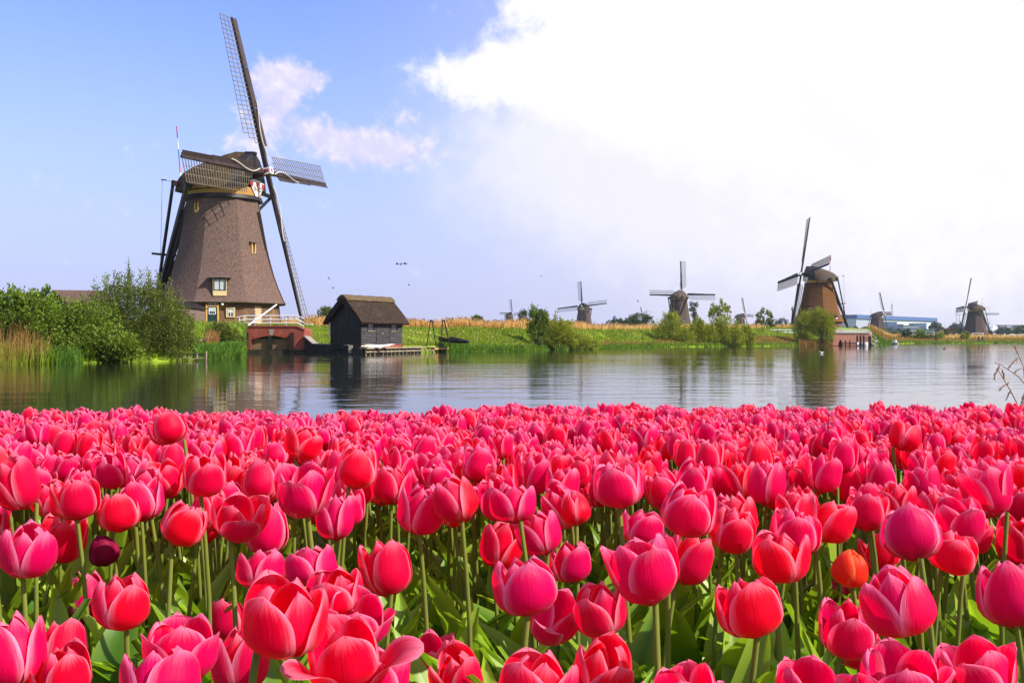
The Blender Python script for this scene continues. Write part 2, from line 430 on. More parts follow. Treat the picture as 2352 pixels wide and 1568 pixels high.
# ------------------------------------------------------------------ mesh helpers
class MB:
    def __init__(self):
        self.v, self.f, self.mi = [], [], []

    def add(self, vs, fs, mi=0):
        b = len(self.v)
        self.v += [tuple(x) for x in vs]
        self.f += [[i + b for i in q] for q in fs]
        self.mi += [mi] * len(fs)
        return self

    def box(self, c, ax, ay, az, mi=0):
        """centre and three half-extent vectors"""
        c, ax, ay, az = Vector(c), Vector(ax), Vector(ay), Vector(az)
        vs = [c + ax * i + ay * j + az * k for k in (-1, 1) for j in (-1, 1) for i in (-1, 1)]
        return self.add(vs, [(0, 2, 3, 1), (4, 5, 7, 6), (0, 1, 5, 4), (2, 6, 7, 3), (0, 4, 6, 2), (1, 3, 7, 5)], mi)

    def beam(self, p, q, w, h=None, up=(0, 0, 1), w2=None, h2=None, mi=0):
        h = w if h is None else h
        w2 = w if w2 is None else w2
        h2 = h if h2 is None else h2
        p, q = Vector(p), Vector(q)
        d = (q - p).normalized()
        up = Vector(up)
        if abs(d.dot(up)) > 0.98:
            up = Vector((0, 1, 0))
        s = d.cross(up).normalized()
        u = s.cross(d).normalized()
        vs = []
        for (c, a, b) in ((p, w, h), (q, w2, h2)):
            vs += [c + s * (a / 2 * i) + u * (b / 2 * j) for (i, j) in ((-1, -1), (1, -1), (1, 1), (-1, 1))]
        return self.add(vs, [(3, 2, 1, 0), (4, 5, 6, 7), (0, 1, 5, 4), (1, 2, 6, 5), (2, 3, 7, 6), (3, 0, 4, 7)], mi)

    def tube(self, pts, rad, n=8, caps=True, mi=0):
        pts = [Vector(x) for x in pts]
        rad = rad if isinstance(rad, (list, tuple)) else [rad] * len(pts)
        b = len(self.v)
        d0 = (pts[1] - pts[0]).normalized()
        s = d0.orthogonal().normalized()
        for i, c in enumerate(pts):
            d = (pts[min(i + 1, len(pts) - 1)] - pts[max(i - 1, 0)]).normalized()
            s = (s - d * s.dot(d)).normalized()
            u = d.cross(s)
            for k in range(n):
                a = 2 * math.pi * k / n
                self.v.append(tuple(c + (s * math.cos(a) + u * math.sin(a)) * rad[i]))
        for i in range(len(pts) - 1):
            for k in range(n):
                k2 = (k + 1) % n
                self.f.append([b + i * n + k, b + i * n + k2, b + (i + 1) * n + k2, b + (i + 1) * n + k])
                self.mi.append(mi)
        if caps:
            self.f.append([b + k for k in reversed(range(n))])
            e = b + (len(pts) - 1) * n
            self.f.append([e + k for k in range(n)])
            self.mi += [mi, mi]
        return self

    def loft(self, rings, caps=True, mi=0, closed=True):
        b = len(self.v)
        n = len(rings[0])
        for r in rings:
            self.v += [tuple(x) for x in r]
        for i in range(len(rings) - 1):
            for k in range(n if closed else n - 1):
                k2 = (k + 1) % n
                self.f.append([b + i * n + k, b + i * n + k2, b + (i + 1) * n + k2, b + (i + 1) * n + k])
                self.mi.append(mi)
        if caps:
            self.f.append([b + k for k in reversed(range(n))])
            e = b + (len(rings) - 1) * n
            self.f.append([e + k for k in range(n)])
            self.mi += [mi, mi]
        return self

    def prism(self, outline, d, mi=0):
        """outline: 3D points of a planar polygon; d: extrusion vector"""
        d = Vector(d)
        o = [Vector(x) for x in outline]
        n = len(o)
        return self.add(o + [x + d for x in o], [list(range(n)), list(reversed(range(n, 2 * n)))] + [[i, i + n, (i + 1) % n + n, (i + 1) % n] for i in range(n)], mi)

    def ball(self, c, r, n=10, m=6, sx=1, sy=1, sz=1, mi=0):
        c = Vector(c)
        rings = []
        for j in range(m + 1):
            a = math.pi * (j / m) - math.pi / 2
            rr = max(math.cos(a), 0.02)
            rings.append([c + Vector((math.cos(2 * math.pi * k / n) * rr * r * sx, math.sin(2 * math.pi * k / n) * rr * r * sy, math.sin(a) * r * sz)) for k in range(n)])
        return self.loft(rings, True, mi)

    def mesh(self, name, mats, smooth=False, sharp=40):
        me = bpy.data.meshes.new(name)
        me.from_pydata(self.v, [], self.f)
        for mm in ([mats] if isinstance(mats, str) else mats):
            me.materials.append(MATS[mm])
        if any(self.mi):
            me.polygons.foreach_set('material_index', self.mi)
        bmm = bmesh.new()
        bmm.from_mesh(me)
        bmesh.ops.recalc_face_normals(bmm, faces=bmm.faces)
        bmm.to_mesh(me)
        bmm.free()
        if smooth:
            me.polygons.foreach_set('use_smooth', [True] * len(me.polygons))
            try:
                me.set_sharp_from_angle(angle=R(sharp))
            except Exception:
                pass
        me.update()
        return me

    def build(self, name, mats, parent=None, smooth=False, loc=None, sharp=40):
        o = bpy.data.objects.new(name, self.mesh(name, mats, smooth, sharp))
        COL.objects.link(o)
        if parent is not None:
            o.parent = parent
        if loc is not None:
            o.location = loc
        return o


def np_mesh(name, V, F, mat, tint=None, uv=None, smooth=False):
    V = np.asarray(V, dtype=np.float32)
    F = np.asarray(F, dtype=np.int32)
    me = bpy.data.meshes.new(name)
    me.vertices.add(len(V))
    me.vertices.foreach_set('co', V.ravel())
    k = F.shape[1]
    me.loops.add(F.size)
    me.loops.foreach_set('vertex_index', F.ravel())
    me.polygons.add(len(F))
    me.polygons.foreach_set('loop_start', np.arange(0, F.size, k, dtype=np.int32))
    try:
        me.polygons.foreach_set('loop_total', np.full(len(F), k, dtype=np.int32))
    except Exception:
        pass
    if smooth:
        me.polygons.foreach_set('use_smooth', np.ones(len(F), dtype=bool))
    if tint is not None:
        a = me.attributes.new('tint', 'FLOAT', 'POINT')
        a.data.foreach_set('value', np.asarray(tint, dtype=np.float32))
    if uv is not None:
        l = me.uv_layers.new(name='UVMap')
        l.data.foreach_set('uv', np.asarray(uv, dtype=np.float32)[F.ravel()].ravel())
    for mm in ([mat] if isinstance(mat, str) else mat):
        me.materials.append(MATS[mm])
    me.update(calc_edges=True)
    return me


def np_obj(name, V, F, mat, parent=None, **kw):
    o = bpy.data.objects.new(name, np_mesh(name, V, F, mat, **kw))
    COL.objects.link(o)
    if parent is not None:
        o.parent = parent
    return o


def thing(name, label, cat, loc=(0, 0, 0), group=None, rz=0.0):
    o = bpy.data.objects.new(name, None)
    o.empty_display_size = 0.3
    COL.objects.link(o)
    o.location = loc
    o.rotation_euler = (0, 0, rz)
    tag(o, label, cat, group)
    return o


def tag(o, label=None, cat=None, group=None, kind=None):
    if label:
        o['label'] = label
    if cat:
        o['category'] = cat
    if group:
        o['group'] = group
    if kind:
        o['kind'] = kind
    return o


def copy_tree(o, parent=None):
    c = o.copy()
    COL.objects.link(c)
    if parent is not None:
        c.parent = parent
    for ch in o.children:
        copy_tree(ch, c)
    return c


def P(x, y, d):
    """World point seen at (x, y) of the 2352 wide photograph at depth d."""
    return Vector(((x - 1176) / FPX * d, d, EYE - (y - 780) / FPX * d))


def at_z(x, z, d):
    return Vector(((x - 1176) / FPX * d, d, z))

# ------------------------------------------------------------------ the far bank: ground
# (picture x, depth of the waterline, bank edge height, rise distance, plateau height)
BANK = [(-40, 38.5, .25, 20, 2.2), (60, 42.0, .25, 22, 2.2), (250, 45.5, .25, 22, 2.2), (400, 48.0, .2, 24, 2.2), (450, 51.5, .25, 22, 2.2),
        (555, 56.5, .3, 20, 2.2), (566, 76.4, 1.9, 4, 2.2), (698, 76.4, 1.9, 4, 2.2), (704, 76.0, .55, 12, 2.2), (800, 71.0, .6, 22, 2.2), (838, 69.2, .62, 24, 2.2),
        (1024, 83.0, .55, 20, 2.2), (1060, 85.0, .3, 16, 2.2), (1200, 91.0, .25, 13, 2.2), (1300, 103.0, .25, 16, 2.3), (1400, 122.0, .25, 22, 2.4),
        (1500, 138.0, .25, 24, 2.6), (1740, 156.0, .25, 26, 3.0), (1830, 168.0, .25, 26, 3.2), (1912, 171.0, .25, 16, 3.2), (1918, 172.0, 1.9, 10, 3.3), (1998, 172.0, 1.9, 12, 3.0),
        (2032, 186.0, .3, 40, 2.0), (2050, 230.0, .3, 40, 1.5), (2100, 280.0, .3, 40, 1.3), (2400, 290.0, .3, 40, 1.3)]
_t = [math.atan((b[0] - 1176) / FPX) for b in BANK]
_ext_l = [(-2.6, 260, .3, 30, 2.2), (-1.7, 110, .3, 30, 2.2), (-1.1, 58, .25, 25, 2.2), (-0.75, 45, .25, 22, 2.2)]
_ext_r = [(0.6, 420, .3, 40, 1.3), (0.8, 700, .3, 40, 1.3), (1.1, 2600, .3, 40, 1.3)]
B_TH = np.array([e[0] for e in _ext_l] + _t + [e[0] for e in _ext_r])
B_R = np.array([e[1] for e in _ext_l] + [b[1] / math.cos(a) for b, a in zip(BANK, _t)] + [e[1] for e in _ext_r])
B_E = np.array([e[2] for e in _ext_l] + [b[2] for b in BANK] + [e[2] for e in _ext_r])
B_D = np.array([e[3] for e in _ext_l] + [b[3] for b in BANK] + [e[3] for e in _ext_r])
B_P = np.array([e[4] for e in _ext_l] + [b[4] for b in BANK] + [e[4] for e in _ext_r])


def ground_np(X, Y):
    th = np.arctan2(X, Y)
    r = np.hypot(X, Y)
    wob = 0.14 * np.sin(th * 97) + 0.12 * np.sin(th * 263 + 1) + 0.08 * np.sin(th * 611 + 2)
    smooth_edge = (np.interp(th, B_TH, B_E) < 0.5)
    d = r - np.interp(th, B_TH, B_R) - np.where(smooth_edge, wob, 0)
    e0, dd, pl = np.interp(th, B_TH, B_E), np.interp(th, B_TH, B_D), np.interp(th, B_TH, B_P)
    s = np.clip(d / dd, 0, 1)
    s = s * s * (3 - 2 * s)
    h = np.where(d < 0, np.maximum(d * 1.2, -0.8), e0 * np.clip(d / 0.5, 0, 1) + (pl - e0) * s)
    bumps = 0.05 * np.sin(X * 1.3 + 0.7 * Y) + 0.05 * np.sin(Y * 0.9 - 0.4 * X)
    return h + bumps * np.clip(d / 3, 0, 1), d


def gz(x, y):
    return float(ground_np(np.array([x], float), np.array([y], float))[0][0])


def on_ground(px, depth):
    x = (px - 1176) / FPX * depth
    return Vector((x, depth, gz(x, depth)))


# angular samples dense inside the view, offsets dense near the water
ths = np.concatenate([np.linspace(-2.6, -0.62, 40)[:-1], np.linspace(-0.62, 0.62, 620), np.linspace(0.62, 1.1, 16)[1:]])
extra = []
for b, a in zip(BANK, _t):
    extra += [a - 1e-4, a + 1e-4]
ths = np.unique(np.concatenate([ths, extra]))
offs = np.concatenate([[-1.2, -0.6, -0.2, 0.0, 0.25, 0.5, 0.8], np.arange(1.3, 14, 0.9), np.arange(14, 40, 2.5), np.geomspace(40, 2600, 24)])
TH, OF = np.meshgrid(ths, offs, indexing='ij')
RR = np.interp(TH, B_TH, B_R) + OF
GX, GY = RR * np.sin(TH), RR * np.cos(TH)
GZ, _ = ground_np(GX, GY)
nt, no = TH.shape
idx = np.arange(nt * no).reshape(nt, no)
Fg = np.stack([idx[:-1, :-1], idx[1:, :-1], idx[1:, 1:], idx[:-1, 1:]], -1).reshape(-1, 4)[:, ::-1]
far_bank = np_obj('far_bank_ground', np.stack([GX, GY, GZ], -1).reshape(-1, 3), Fg, 'meadow', smooth=True)
tag(far_bank, 'grassy polder bank beyond the canal', kind='structure')

# canal: one sheet, its bed lies below and is never seen
xs = np.linspace(-420, 2300, 40)
ys = np.linspace(-120, 1500, 30)
Xw, Yw = np.meshgrid(xs, ys, indexing='ij')
iw = np.arange(Xw.size).reshape(Xw.shape)
water = np_obj('canal_water', np.stack([Xw, Yw, Xw * 0], -1).reshape(-1, 3), np.stack([iw[:-1, :-1], iw[1:, :-1], iw[1:, 1:], iw[:-1, 1:]], -1).reshape(-1, 4), 'water')
tag(water, 'dark rippled canal water', kind='structure')

# near bank that carries the flower bed
BED_Z = 0.38


def bed_edge(X):
    return 3.22 + 0.10 * np.sin(X * 2.3 + 0.4) + 0.06 * np.sin(X * 5.1 + 1.0) + 0.06 * X


xs = np.concatenate([[-60, -30, -12, -6], np.linspace(-4, 4, 120), [6, 12, 30, 60]])
vs = np.concatenate([np.linspace(0, 1, 50), [1.02, 1.06, 1.12, 1.2, 1.35]])
Xn, Vn = np.meshgrid(xs, vs, indexing='ij')
Yn = -8 + (bed_edge(np.clip(Xn, -5, 5)) + 8) * np.minimum(Vn, 1) + np.maximum(Vn - 1, 0) * 4
Zn = BED_Z + 0.012 * np.sin(Xn * 31 + Yn * 17) + 0.01 * np.sin(Yn * 43 - Xn * 11) - np.clip((Vn - 1) / 0.35, 0, 1) * 0.95
inn = np.arange(Xn.size).reshape(Xn.shape)
near_bank = np_obj('flower_bed_soil', np.stack([Xn, Yn, Zn], -1).reshape(-1, 3), np.stack([inn[:-1, :-1], inn[1:, :-1], inn[1:, 1:], inn[:-1, 1:]], -1).reshape(-1, 4), 'soil', smooth=True)
tag(near_bank, 'dark soil of the flower bed on the near bank', kind='structure')


# ------------------------------------------------------------------ windmills
BODY = [(2.05, 6.05), (2.45, 5.83), (2.76, 5.70), (3.55, 5.33), (4.5, 4.97), (5.7, 4.60), (6.97, 4.27), (8.0, 4.06), (9.06, 3.85), (10.2, 3.62), (11.45, 3.40)]


def windmill(name, label, axis, ground, n2, rho, hub_z, S=1.0, rot=0.0, thatch='thatch', lod=0, group=None, brick='base_brick', lath='lath_dark', tail=True, hub_off=4.25, slim=1.0):
    """axis: (x, y) of the tower; n2: unit direction in which the sails face; rho: turn of the sails (degrees, anticlockwise seen from the front);
    hub_z: height of the sail hub above the water; rot: world angle of one tower corner measured from -Y towards +X (degrees)."""
    root = thing(name, label, 'windmill', (axis[0], axis[1], ground), group)
    n = Vector((n2[0], n2[1], 0)).normalized()
    u = Vector((-n.y, n.x, 0))
    Z = Vector((0, 0, 1))
    hub_h = hub_z - ground
    kz = (hub_h - 2.2 * S) / (11.6 * S)

    def hgt(z):                                # design height (hub at 13.8) to local height
        return z * S * kz if z <= 11.6 else 11.6 * S * kz + (z - 11.6) * S

    def octo(r, z, sub=4, round_=0.02):
        out = []
        for k in range(8):
            a0, a1 = R(rot + 45 * k), R(rot + 45 * (k + 1))
            p0 = Vector((math.sin(a0), -math.cos(a0), 0))
            p1 = Vector((math.sin(a1), -math.cos(a1), 0))
            for j in range(sub):
                f = j / sub
                q = p0.lerp(p1, f)
                bulge = 1 + 0.012 * math.sin(math.pi * f) - (round_ if j == 0 else 0)
                out.append(q * (r * S * bulge * slim) + Z * hgt(z))
        return out

    sub = 4 if lod == 0 else 2
    mb = MB()
    rings = [octo(5.3, 1.95, sub), octo(6.0, 1.98, sub), octo(6.08, 2.06, sub)] + [octo(r, z, sub) for z, r in BODY[1:]]
    if lod == 0:
        fine = [rings[0], rings[1], rings[2]]
        zs = np.linspace(2.3, 11.45, 26)
        rs = np.interp(zs, [b[0] for b in BODY], [b[1] for b in BODY])
        fine += [octo(r, z, sub) for z, r in zip(zs, rs)]
        rings = fine
    mb.loft(rings)
    body = mb.build('thatched_tower', thatch, root, smooth=True, sharp=16)
    bvh = BVHTree.FromPolygons([Vector(x) + root.location for x in mb.v], mb.f)

    mb = MB().loft([octo(5.62, -0.6, sub), octo(5.62, 0.0, sub), octo(5.42, 2.0, sub)])
    base = mb.build('brick_base', brick, root)
    bvh_base = BVHTree.FromPolygons([Vector(x) + root.location for x in mb.v], mb.f)

    def ring(r0, r1, z0, z1, nm, mt, k=32):
        q = MB()
        rr = []
        for (r, z) in ((r0 - .25, z0), (r0, z0), (r1, z1), (r1 - .25, z1)):
            rr.append([Vector((math.cos(2 * math.pi * i / k) * r * S, math.sin(2 * math.pi * i / k) * r * S, hgt(z))) for i in range(k)])
        q.loft(rr, caps=False)
        return q.build(nm, mt, root, smooth=True)

    ring(3.46, 3.34, 11.28, 11.62, 'curb_ring', 'tarred_wood')
    ring(3.22, 3.36, 11.60, 12.32, 'painted_band', 'band_paint')

    # cap: a boat shaped thatched hood
    def sec(f, wd, top, b, k=9):
        out = []
        for i in range(k + 1):
            a = math.pi * i / k
            s = -math.cos(a)
            z = (abs(math.sin(a)) ** 1.05) * (top - b)
            if i == 0 or i == k:
                z = 0
            shrink = 1.0 - 0.12 * (z / max(top - b, .01))
            out.append(n * (f * S) + u * (s * wd * shrink * S) + Z * (hgt(12.2) + (b + z) * S))
        return out

    prof = [(-4.35, 0.75, 1.25, 0.15), (-4.0, 1.5, 1.6, -0.1), (-3.3, 2.5, 1.98, -0.22), (-2.2, 3.3, 2.4, -0.25), (-1.0, 3.7, 2.8, -0.25), (0.4, 3.75, 3.25, -0.2), (1.5, 3.4, 3.5, -0.1), (2.2, 2.95, 3.45, 0.0)]
    mb = MB().loft([sec(*q) for q in prof])
    cap = mb.build('cap', 'cap_thatch' if lod == 0 else 'cap_far', root, smooth=True)
    cap_bvh = BVHTree.FromPolygons([Vector(x) + root.location for x in mb.v], mb.f)
    q = MB().loft([sec(2.2, 2.84, 3.30, 0.02), sec(2.95, 2.3, 3.30, 0.1), sec(3.05, 2.2, 3.25, 0.12)])
    front = q.build('cap_front', 'tarred_wood', root)
    q = MB()
    q.beam(n * (2.2 * S) + Z * (hgt(12.2) + 3.36 * S), n * (3.15 * S) + Z * (hgt(12.2) + 3.3 * S), .5 * S, .25 * S)
    q.build('roof_board', 'tarred_wood', root)

    # wind shaft and sails
    tl = R(12)
    n3 = (n * math.cos(tl) + Z * math.sin(tl)).normalized()
    wv = (-n * math.sin(tl) + Z * math.cos(tl)).normalized()
    hub = n * (hub_off * S) + Z * hub_h
    sh = MB().tube([hub - n3 * (3.0 * S), hub + n3 * (0.15 * S)], .36 * S, 10)
    sh.build('wind_shaft', 'tarred_wood', root)
    q = MB()
    q.box(hub + n3 * (.28 * S), n3 * (.34 * S), u * (.30 * S), wv * (.30 * S), 0)
    hb = q.build('shaft_head', 'white_paint', root)
    if lod == 0:
        q = MB()
        for dx in (-1, 1):
            q.box(hub + n3 * (.28 * S) + u * (.305 * dx * S) + wv * .03, n3 * (.2 * S), u * (.012 * S), wv * (.14 * S))
        q.box(hub + n3 * (.625 * S), n3 * (.012 * S), u * (.16 * S), wv * (.16 * S))
        q.box(hub + n3 * (-.12 * S), n3 * (.05 * S), u * (.33 * S), wv * (.33 * S))
        q.build('red_trim', 'red_paint', hb)
    L = 14.0 * S
    bar_mesh = None
    for k in range(4):
        a = R(rho + 90 * k)
        sp = (wv * math.cos(a) - u * math.sin(a)).normalized()
        lat = (-wv * math.sin(a) - u * math.cos(a)).normalized()
        off = -0.1 * S if k % 2 else 0.18 * S
        M = Matrix((lat, sp, -n3)).transposed().to_4x4()
        M.translation = hub + n3 * off
        q = MB().beam((0, 0.0, 0), (0, L, 0), .36 * S, .38 * S, up=(0, 0, 1), w2=.2 * S, h2=.17 * S)
        sail = q.build('sail', 'spar_wood', root)
        sail.matrix_local = M
        q = MB()
        # leading boards, hinged a little forward
        r0, r1 = 2.3 * S, L - .05 * S
        cuts = [r0, r0 + (r1 - r0) * .3, r0 + (r1 - r0) * .62, r1]
        for i in range(3):
            b = MB()
            g = .02 * S
            b.prism([(-.10 * S, cuts[i] + g, -.06 * S), (-.66 * S + .09 * i * S, cuts[i] + g, -.26 * S), (-.64 * S + .09 * i * S, cuts[i + 1] - g, -.22 * S), (-.10 * S, cuts[i + 1] - g, -.06 * S)], (0, 0, .05 * S))
            if lod == 0:
                b.build('wind_board', 'spar_wood', sail)
            else:
                q.add(b.v, b.f)
        if lod > 0:
            q.build('wind_boards', 'spar_wood', sail)['kind'] = 'stuff'

        def tw(r):
            return R(3 + 15 * (1 - (r / L)))

        nb = 28 if lod < 2 else 16
        th = .055 * S if lod == 0 else (.075 * S if lod == 1 else .09 * S)
        rs = np.linspace(2.6 * S, L - .12 * S, nb)
        lat_w = [1.95, 1.95, 1.3, .66]
        if lod == 0:
            if bar_mesh is None:
                b = MB().beam((-.3, 0, 0), (1.95 * S, 0, 0), th, th)
                bar_mesh = b.mesh('sail_bar', lath)
                b = MB().beam((-.3, 0, 0), (1.3 * S, 0, 0), th, th)
                bar_short = b.mesh('sail_bar_short', lath)
                b = MB().beam((-.3, 0, 0), (.68 * S, 0, 0), th, th)
                bar_tiny = b.mesh('sail_bar_short', lath)
            for i, r in enumerate(rs):
                o = bpy.data.objects.new('sail_bar', bar_tiny if i == 0 else bar_short if i == 1 else bar_mesh)
                COL.objects.link(o)
                o.parent = sail
                o.location = (0, r, 0)
                o.rotation_euler = (0, -tw(r), 0)
            for w_, i0 in ((.66, 0), (1.3, 1), (1.93, 2)):
                pts = [(w_ * S * math.cos(tw(r)), r, w_ * S * math.sin(tw(r)) + .03) for r in rs[i0:]]
                b = MB()
                for p0, p1 in zip(pts[:-1], pts[1:]):
                    pass
                b.tube(pts, th * .5, 4)
                b.build('sail_lath', lath, sail)
            # furled cloth: pale rope like roll along the inner half of the spar
            pts = []
            for i in range(18):
                r = L * (.10 + .36 * i / 17)
                pts.append((-.15 * S + .35 * math.sin(i * .28) * S, r, -.30 * S))
            b = MB().tube(pts, [.055 * S] * 18, 6)
            b.build('furled_cloth', 'rope', sail)
        else:
            b = MB()
            for i, r in enumerate(rs):
                w_ = (.68, 1.3)[i] if i < 2 else 1.95
                b.beam((0, r, 0), (w_ * S * math.cos(tw(r)), r, w_ * S * math.sin(tw(r))), th, th)
            for w_, i0 in ((.66, 0), (1.3, 1), (1.93, 2)):
                for r_a, r_b in zip(rs[i0:-1:3], list(rs[i0 + 3::3]) + [rs[-1]]):
                    b.beam((w_ * S * math.cos(tw(r_a)), r_a, w_ * S * math.sin(tw(r_a))), (w_ * S * math.cos(tw(r_b)), r_b, w_ * S * math.sin(tw(r_b))), th, th)
            b.build('sail_lattice', lath, sail)['kind'] = 'stuff'

    # tail: beams through the cap and braces down to the winch
    zc = hgt(12.35)
    if tail:
        low = -n * (7.3 * S) + Z * (.5 * S)
        mid = -n * (6.5 * S) + Z * (3.0 * S)
        b = MB().beam(-n * (1.0 * S) - u * (4.5 * S) + Z * (zc + .1 * S), -n * (1.0 * S) + u * (4.5 * S) + Z * (zc + .1 * S), .34 * S, .38 * S)
        b.build('long_beam', 'tarred_wood', root)
        b = MB().beam(-n * (3.35 * S) - u * (2.9 * S) + Z * (zc + .3 * S), -n * (3.35 * S) + u * (2.9 * S) + Z * (zc + .3 * S), .3 * S, .34 * S)
        b.build('short_beam', 'tarred_wood', root)
        b = MB().beam(-n * (3.0 * S) + Z * (zc + .2 * S), low, .4 * S, .42 * S, w2=.36 * S, h2=.36 * S)
        b.build('tail_pole', 'tarred_wood', root)
        for s in (-1, 1):
            b = MB().beam(-n * (3.35 * S) + u * (2.75 * s * S) + Z * (zc + .55 * S), mid + (low - mid) * .55, .22 * S, .24 * S)
            b.build('short_brace', 'tarred_wood', root)
            e = 4.2 * s
            b = MB().beam(-n * (1.0 * S) + u * (e * S) + Z * (zc + .3 * S), mid + (low - mid) * .8, .34 * S, .36 * S)
            b.build('long_brace', 'tarred_wood', root)
        b = MB().beam(n * (2.5 * S) + u * (1.5 * S) + Z * (zc - .05 * S), n * (2.5 * S) + u * (5.1 * S) + Z * (zc - .15 * S), .26 * S, .3 * S)
        b.build('front_beam', 'tarred_wood', root)
        b = MB().beam(n * (1.9 * S) + u * (2.6 * S) + Z * hgt(10.6), n * (2.5 * S) + u * (5.0 * S) + Z * (zc + .25 * S), .2 * S, .22 * S)
        b.build('front_strut', 'tarred_wood', root)
        b = MB().beam(-n * (4.1 * S) - u * (.5 * S) + Z * hgt(6.4), -n * (6.9 * S) - u * (.5 * S) + Z * (hgt(6.4) + .3 * S), .2 * S, .2 * S)
        b.build('tail_spreader', 'tarred_wood', root)
        b = MB()
        b.tube([low - u * (.8 * S), low + u * (.8 * S)], .28 * S, 10)
        b.build('winch', 'tarred_wood', root)
        for s in (0, 1):                          # the winch wheel spokes
            b = MB().beam(low - u * .9 * S + (Z if s else n) * (.8 * S), low - u * .9 * S - (Z if s else n) * (.8 * S), .08 * S, .08 * S, up=(0.3, 0.2, 0.9))
            b.build('wheel_spoke', 'tarred_wood', root)

    # flag staffs banded red, white and blue
    def staff(p, q, nm='flag_staff', bands=('red_paint', 'white_paint', 'blue_paint', 'red_paint', 'white_paint')):
        b = MB()
        p, q = Vector(p), Vector(q)
        k = len(bands)
        for i in range(k):
            b.tube([q.lerp(p, i / k), q.lerp(p, (i + 1) / k)], (.055 if lod == 0 else .075) * S, 6, True, i)
        return b.build(nm, list(bands), root)

    staff(-n * (3.3 * S) - u * (1.6 * S) + Z * (zc + .4 * S), -n * (3.75 * S) - u * (1.6 * S) + Z * (zc + 5.6 * S))
    staff(-n * (3.3 * S) + Z * (zc + .75 * S), -n * (6.3 * S) + Z * (zc + 1.15 * S), bands=('dark_iron', 'white_paint', 'red_paint', 'white_paint', 'tarred_wood'))
    if tail and lod < 2:
        b = MB().tube([-n * (6.2 * S) + Z * (zc + 1.1 * S), -n * (6.4 * S) + Z * hgt(5), -n * (7.0 * S) + Z * (1.6 * S)], (.02 if lod == 0 else .03) * S, 4)
        b.build('control_rope', 'lath_wood', root)

    # painted beard board under the shaft
    if lod < 2:
        fz = hgt(12.2)
        bo = n * (3.22 * S)
        pts = [(-1.35, .55), (-.9, -.1), (-.45, -.55), (0, -.95), (.45, -.55), (.9, -.1), (1.35, .55), (.6, .75), (-.6, .75)]
        b = MB().prism([bo + u * (x * S) + Z * (fz + (z + .15) * S) for x, z in pts], n * (.09 * S))
        bd = b.build('beard_board', 'white_paint', root)
        if lod == 0:
            b = MB()
            for x in (-1.05, 0, 1.05):
                b.prism([bo + n * .092 * S + u * ((x + dx) * S) + Z * (fz + (.15 + dz) * S) for dx, dz in ((-.28, .52), (.28, .52), (.2, .2), (0, .02), (-.2, .2))], n * (.02 * S))
            b.build('red_shield', 'red_paint', bd)['kind'] = 'stuff'
            b = MB()
            for s in (-1, 1):
                pts = []
                for i in range(16):
                    a = i * .42
                    rr = .26 - .012 * i
                    pts.append(bo + n * (.115 * S) + u * (s * (.5 + rr * math.cos(a)) * S) + Z * (fz + (.02 + rr * math.sin(a)) * S))
                b.tube(pts, .03 * S, 4)
                pts = [bo + n * (.115 * S) + u * (s * (.95 + .14 * math.cos(i * .5)) * S) + Z * (fz + (.36 + .14 * math.sin(i * .5)) * S) for i in range(10)]
                b.tube(pts, .025 * S, 4)
            b.build('black_scroll', 'dark_iron', bd)['kind'] = 'stuff'
    return dict(root=root, bvh=bvh, base=bvh_base, cap=cap_bvh, n=n, u=u, hgt=hgt, hub=hub)


def hit(bvh, x, y):
    o = Vector((0, 0, EYE))
    d = (P(x, y, 100) - o).normalized()
    loc, nor, _, _ = bvh.ray_cast(o, d)
    return loc, nor


def wall_frame(loc, nor):
    """right, up and outward unit vectors on a wall, seen from outside"""
    nor = nor.normalized()
    rt = Vector((0, 0, 1)).cross(nor).normalized()
    return rt, nor.cross(rt).normalized(), nor


M1 = windmill('windmill', 'big brown thatched windmill with a green door beside the red brick bridge', (-26.05, 89.97), 2.2, (.9745, -.224), 4.5, 16.02, 1.0, 13.7 - 22.5, 'thatch', 0, lath='lath_wood', hub_off=4.1, slim=.965)
mr = M1['root']
# recolour: the near arm's bars catch the light, all bars share one mesh

# windows, door and lamp of the big mill (local coordinates of its Empty)
def panel(parent, loc, fr, w, h, thick, name, mt, dx=0, dz=0, out=0.0):
    rt, up, no = fr
    c = loc - mr.location + rt * dx + up * dz + no * (out + thick / 2)
    return MB().box(c, rt * (w / 2), up * (h / 2), no * (thick / 2)).build(name, mt, parent)


def vertical_frame(nor):
    nor = Vector((nor.x, nor.y, 0)).normalized()
    return wall_frame(None, nor)


def casement(loc, fr, w, h, frame_mat, nx, ny, bar_mat='white_paint', fw=.07, glass='glass', name='window', dep=.09):
    rt, up, no = fr
    b = MB()
    c = loc - mr.location
    b.box(c + up * (h / 2 - fw / 2) + no * (dep / 2), rt * (w / 2), up * (fw / 2), no * (dep / 2))
    b.box(c - up * (h / 2 - fw / 2) + no * (dep / 2), rt * (w / 2), up * (fw / 2), no * (dep / 2))
    for s in (-1, 1):
        b.box(c + rt * s * (w / 2 - fw / 2) + no * (dep / 2 - .002), rt * (fw / 2), up * (h / 2 - fw), no * (dep / 2))
    win = b.build(name, frame_mat, mr)
    MB().box(c + no * .015, rt * (w / 2 - fw), up * (h / 2 - fw), no * .012).build('pane', glass, win)
    for i in range(1, nx):
        x = -w / 2 + fw + (w - 2 * fw) * i / nx
        MB().box(c + rt * x + no * .045, rt * .022, up * (h / 2 - fw), no * .018).build('glazing_bar', bar_mat, win)
    for i in range(1, ny):
        z = -h / 2 + fw + (h - 2 * fw) * i / ny
        MB().box(c + up * z + no * .046, rt * (w / 2 - fw), up * .022, no * .017).build('glazing_bar', bar_mat, win)
    return win


def px_m(loc):
    return FPX / loc.y


